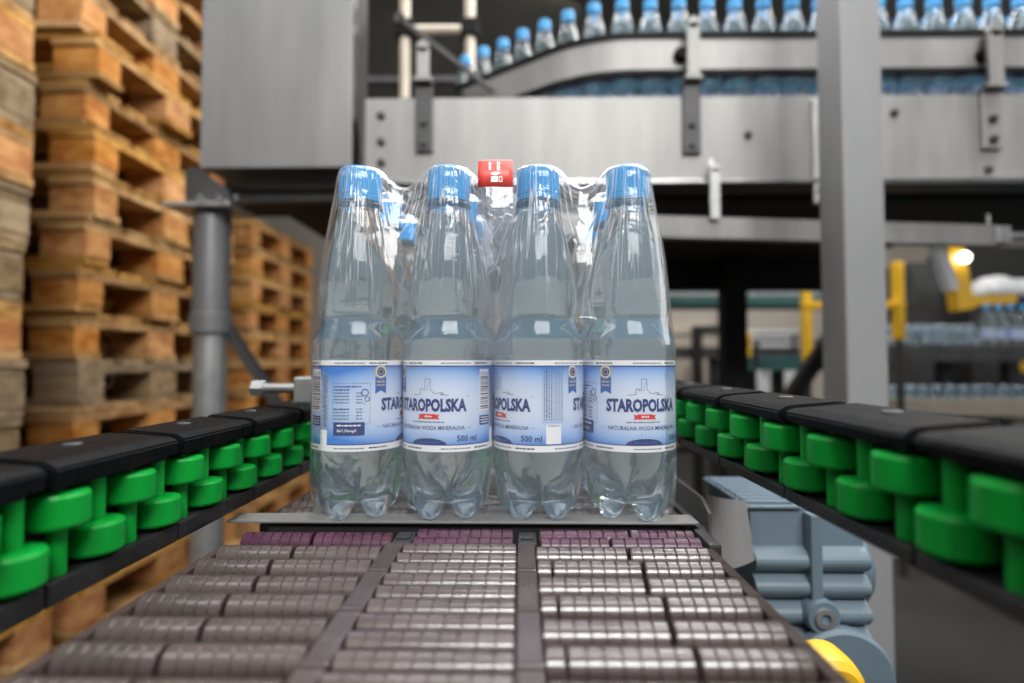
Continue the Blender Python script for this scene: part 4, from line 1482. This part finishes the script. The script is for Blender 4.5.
def strip(pts, hw):
    vs, fs = [], []
    for y, z in pts:
        for u in np.linspace(-1, 1, 7):
            vs.append((TX + hw * u, y - .0008 * (1 - u * u), BZ + z))
    for i in range(len(pts) - 1):
        for k in range(6):
            fs.append((i * 7 + k, i * 7 + k + 1, i * 7 + k + 8, i * 7 + k + 7))
    return MB().add(vs, fs, 0, True)


def solidify(o, t):
    md = o.modifiers.new('thickness', 'SOLIDIFY'); md.thickness = t; md.offset = 0


part(tp, 'rear_strip', strip(pts, hw), M['tape'])
part(tp, 'front_strip', strip(low, hw), M['tape'])
o = part(tp, 'red_tag', strip(red, hw), M['red'], 'red tag with white print')
solidify(o, .0003)
mk = Flat()
rg = random.Random(3)


def tagpt(u, v):
    """u,v in metres on the tag's face, v from its bottom"""
    t = v / .0185
    ys = np.interp(t, [0, .5, 1.0, 1.1], [.3640, .3660, .3690, .372]); zs_ = np.interp(t, [0, .5, 1.0, 1.1], [.2230, .2340, .2425, .2440])
    return (TX + u, ys - .0014, BZ + zs_)


mk.micro(.0105, .0172, -.0045, .0016, 0, rg, 1, True)
mk.micro(.0100, .0172, .0010, .0021, 0, rg, 1, True)
for k in range(10):                    # swoosh
    a = -.0035 + .0075 * k / 10
    b = a + .00075
    w0, w1 = .0011 * math.sin(PI * k / 10), .0011 * math.sin(PI * (k + 1) / 10)
    ya, yb = .0078 + .0016 * (k / 10 - .3) ** 2, .0078 + .0016 * ((k + 1) / 10 - .3) ** 2
    mk.poly([(a, ya - w0), (b, yb - w1), (b, yb + w1), (a, ya + w0)], 0)
mk.rect(-.0028, .0018, .0028, .0062, 0)
mk.frame(.0024, .0048, .0028, .0062, .0005, 0, 1)
mkm = MB().add([tagpt(u, v) for u, v, _ in mk.v], mk.f)
for ch in list(tp.children):
    if ch.name.startswith('red_tag'):
        part(ch, 'print', mkm, M['print_white'], 'white print')

# ------------------------------------------------------------------ the far side of the hall, out of focus
def far_conveyor(name, label, x0, x1, y, ztop, mside, mleg, depth=.35, rails=True):
    t = thing(name, label, 'conveyor', ((x0 + x1) / 2, y, 0))
    part(t, 'deck', MB().box(x0, x1, y, y + depth, ztop - .05, ztop - .012), M['dark_steel'])
    part(t, 'side_frame', MB().box(x0, x1, y - .02, y - .001, ztop - .09, ztop, .004), mside)
    part(t, 'side_frame', MB().box(x0, x1, y + depth + .001, y + depth + .02, ztop - .09, ztop, .004), mside)
    if rails:
        part(t, 'guide_rail', MB().cyl((x0, y - .03, ztop + .09), (x1, y - .03, ztop + .09), .012, n=10), M['dark_steel'])
        n = max(2, int((x1 - x0) / .5))
        for i in range(n):
            x = x0 + .06 + (x1 - x0 - .12) * i / (n - 1)
            part(t, 'rail_post', MB().box(x - .012, x + .012, y - .042, y - .018, ztop - .06, ztop + .10), M['dark_steel'])
    for x in (x0 + .1, (x0 + x1) / 2, x1 - .1):
        part(t, 'leg', MB().box(x - .03, x + .03, y + depth * .4, y + depth * .4 + .06, 0, ztop - .05), mleg)
    return t


A = at(672, 362, 3.4)
far_conveyor('bottle_conveyor', 'teal-edged conveyor beyond the black leg under the overhead line', at(745, 360, 3.4).x, at(835, 360, 3.4).x, 3.4, at(780, 356, 3.4).z, M['teal'], M['dark_steel'])
far_conveyor('bottle_conveyor', 'dark far conveyor carrying a heap of bottles beyond the square post', at(880, 350, 3.0).x, at(1060, 350, 3.0).x, 3.0, at(950, 345, 3.0).z, M['dark_steel'], M['dark_steel'], .4, False)
far_conveyor('bottle_conveyor', 'low beige conveyor with a bluish bottle row beneath the heaped one', at(890, 400, 2.75).x, at(1060, 400, 2.75).x, 2.75, at(950, 398, 2.75).z, M['beige'], M['beige'], .3, False)
far_conveyor('high_conveyor', 'teal high conveyor seen just under the black beam', at(600, 300, 5.0).x, at(860, 300, 5.0).x, 5.0, at(700, 296, 5.0).z, M['teal'], M['dark_steel'], .4, False)
far_conveyor('return_conveyor', 'thin dark conveyor crossing behind the black leg', at(640, 360, 4.2).x, at(800, 360, 4.2).x, 4.2, at(700, 347, 4.2).z, M['dark_steel'], M['dark_steel'], .3)

random.seed(33)


def bg_bottle(x, y, z, rot, label, group):
    b = copy_tree(proto)
    b.location = (x, y, z)
    b.rotation_euler = rot
    tag(b, label, 'bottle', group)


zt3 = at(950, 345, 3.0).z
x0, x1 = at(893, 330, 3.1).x, at(985, 330, 3.1).x
for i in range(15):
    lay = 0 if i < 8 else 1
    xx_ = x0 + .0665 * (i if lay == 0 else i - 8 + .5)
    bg_bottle(xx_, 3.08 + random.uniform(0, .03), zt3 - .011 + .037 + lay * .062, (-PI / 2 + random.uniform(-.03, .03), 0, random.uniform(-.03, .03)),
              'loose water bottle lying in the far heap beyond the square post', 'bottles heaped on the far conveyor')
for i in range(8):
    bg_bottle(at(990, 330, 3.1).x + i * .067, 3.12, zt3 - .011, (0, 0, random.uniform(0, 6)), 'standing water bottle past the far heap at the picture edge', 'bottles standing past the far heap')
zl3 = at(950, 398, 2.75).z
for i in range(14):
    bg_bottle(at(898, 390, 2.8).x + i * .0685, 2.82, zl3 - .011 + .033, (-PI / 2, 0, random.uniform(-.02, .02)),
              'water bottle lying on the low beige far conveyor', 'bottles on the low far conveyor')
zh = at(700, 296, 5.0).z
for i in range(18):
    bg_bottle(at(672, 300, 5.1).x + i * .095, 5.15, zh - .011, (0, 0, random.uniform(0, 6)), 'tiny far bottle standing on the teal high conveyor', 'bottles on the teal high conveyor')


def yellow_frame(label, px, y0p, y1p, Y, arm_px, arm_y, w=.021):
    c = at(px, y0p, Y)
    t = thing('yellow_guard', label, 'guard frame', (c.x, Y, 0), 'yellow guard frames')
    m = MB().box(c.x - w, c.x + w, Y - w, Y + w, at(px, y1p, Y).z, c.z, .008)
    part(t, 'post', m, M['yellow'])
    e = at(arm_px, arm_y, Y)
    part(t, 'arm', MB().box(min(c.x + w, e.x), max(c.x + w, e.x), Y - w * .8, Y + w * .8, e.z - w * .9, e.z + w * .9, .006), M['yellow'])
    part(t, 'joint', MB().revolve((c.x, Y - w * 1.2, e.z), (c.x, Y + w * 1.2, e.z), [(0, w * 1.0), (.2, w * 1.25), (.8, w * 1.25), (1, w)], 18), M['yellow'])
    part(t, 'foot_post', MB().box(c.x - w * .6, c.x + w * .6, Y - w * .5, Y + w * .5, 0, at(px, y1p, Y).z), M['dark_steel'], 'dark lower post')
    return t


yellow_frame('yellow guard post with short arm, between the black leg and the square post', 806, 291, 372, 2.9, 828, 305)
yellow_frame('yellow guard post with an arm pointing behind the square post', 897, 262, 340, 2.6, 880, 305)
# yellow robot-like arm with pale cover and lamp
Y = 3.55
arm = thing('yellow_machine_arm', 'yellow slanted machine arm with a bright lamp, over the bottle heap', 'machine arm', (at(955, 310, Y).x, Y, 0))
part(arm, 'upright', MB().bar(at(950, 244, Y), at(962, 310, Y), .10, .09, (0, 1, 0)), M['yellow'])
part(arm, 'boom', MB().bar(at(956, 302, Y), at(1012, 299, Y), .06, .07, (0, 1, 0)), M['yellow'])
part(arm, 'pale_cover', MB().bar(at(936, 244, Y - .08), at(951, 290, Y - .08), .06, .065, (0, 1, 0)), M['white_bag'], 'pale side cover')
part(arm, 'column', MB().box(at(985, 300, Y).x, at(1003, 300, Y).x, Y + .05, Y + .12, 0, at(985, 303, Y).z), M['dark_steel'])
lp = at(966, 257, Y - .1)
part(arm, 'lamp', MB().revolve((lp.x, Y - .06, lp.z), (lp.x, Y - .11, lp.z), [(0, .026), (.6, .032), (1, .022)], 18), M['lamp'], 'lit lamp')
YS = 4.05
q = at(1010, 287, YS)
sh = MB()
n = 14
rows = []
for i in range(n + 1):
    t_ = i / n
    rows.append((at(968 + 100 * t_, 0, YS).x, .075 + .04 * math.sin(3 * t_ + .4) + .016 * math.sin(11 * t_)))
vs, fs = [], []
zb9 = at(1000, 299, YS).z
for i, (x, hh) in enumerate(rows):
    for k in range(9):
        a = PI * k / 8
        vs.append((x, YS - .14 * math.cos(a), zb9 + hh * 1.4 * math.sin(a) * (1 + .06 * math.sin(5 * a + i))))
for i in range(n):
    for k in range(8):
        fs.append((i * 9 + k, i * 9 + k + 1, (i + 1) * 9 + k + 1, (i + 1) * 9 + k))
fs += [list(range(9)), [n * 9 + k for k in range(9)]] + [(i * 9, (i + 1) * 9, (i + 1) * 9 + 8, i * 9 + 8) for i in range(n)]
sh.add(vs, fs, 0, True)
solo('white_sheeting', sh, M['white_bag'], 'white plastic sheeting draped beyond the yellow arm', 'sheeting', (q.x, YS, zb9))
tbl = thing('sheeting_table', 'dark narrow table under the white sheeting', 'table', (q.x, YS, 0))
part(tbl, 'top', MB().box(at(966, 0, YS).x, at(1070, 0, YS).x, YS - .16, YS + .16, zb9 - .02, zb9 - .001), M['dark_steel'])
for px in (1012, 1060):
    x = at(px, 0, YS).x
    part(tbl, 'leg', MB().box(x - .02, x + .02, YS, YS + .04, 0, zb9 - .02), M['dark_steel'])

# other machines along the far wall
def far_machine(label, px0, px1, py0, py1, Y, depth, mbody, door=True):
    a, b = at(px0, py0, Y), at(px1, py1, Y)
    t = thing('far_machine', label, 'machine', ((a.x + b.x) / 2, Y + depth / 2, 0), 'machines by the far wall')
    part(t, 'housing', MB().box(a.x, b.x, Y, Y + depth, .08, a.z, .01), mbody)
    part(t, 'plinth', MB().box(a.x + .03, b.x - .03, Y + .03, Y + depth - .03, 0, .08), M['dark_steel'])
    if door:
        w = (b.x - a.x)
        d = part(t, 'door', MB().box(a.x + .06 * w, a.x + .47 * w, Y - .018, Y - .001, .2, a.z - .08, .005), mbody)
        part(d, 'handle', MB().box(a.x + .42 * w, a.x + .44 * w, Y - .04, Y - .018, .8, .95), M['dark_steel'])
        d = part(t, 'door', MB().box(a.x + .53 * w, a.x + .94 * w, Y - .018, Y - .001, .2, a.z - .08, .005), mbody)
        part(d, 'handle', MB().box(a.x + .56 * w, a.x + .58 * w, Y - .04, Y - .018, .8, .95), M['dark_steel'])
    return t


far_machine('beige far cabinet seen beside the black leg', 668, 712, 322, 480, 6.0, .5, M['beige'])
far_machine('pale far cabinet standing between the black leg and the yellow post', 738, 800, 330, 480, 6.4, .5, M['white_bag'])
far_machine('dark machine block beyond the square post by the yellow arm', 908, 944, 262, 420, 4.3, .5, M['dark_steel'], False)
far_machine('beige machine block low beyond the heaped conveyor', 860, 1050, 352, 480, 5.6, .6, M['beige'])
far_machine('dark machine block at the picture edge beyond the white sheeting', 972, 1070, 246, 480, 4.4, .5, M['underside'], False)
for px, py, lab in ((742, 345, 'small yellow box hanging beside the black leg'), (735, 405, 'small yellow box low behind the black leg'), (1020, 362, 'orange-yellow box at the picture edge by the far conveyor')):
    BY = 3.2 if py == 345 else (3.0 if py == 405 else 3.9)
    c = at(px, py, BY)
    t = thing('control_box', lab, 'box', (c.x, BY, 0), 'small yellow boxes')
    part(t, 'box', MB().box(c.x - .04, c.x + .04, BY - .04, BY + .04, c.z - .07, c.z + .07, .01), M['yellow'])
    part(t, 'button', MB().cyl((c.x, BY - .039, c.z + .02), (c.x, BY - .055, c.z + .02), .018), M['rubber'])
    part(t, 'stand', MB().box(c.x - .015, c.x + .015, BY - .015, BY + .015, 0, c.z - .07), M['dark_steel'])
g = thing('dark_frame', 'thin dark rectangular frame behind the black leg', 'frame', (at(705, 340, 3.95).x, 3.95, 0))
c0, c1 = at(697, 326, 3.95), at(735, 326, 3.95)
part(g, 'post', MB().box(c0.x - .03, c0.x + .03, 3.92, 3.98, 0, c0.z), M['underside'])
part(g, 'post', MB().box(c1.x - .03, c1.x + .03, 3.92, 3.98, 0, c1.z), M['underside'])
part(g, 'crossbar', MB().box(c0.x + .03, c1.x - .03, 3.92, 3.98, c0.z - .05, c0.z), M['underside'])
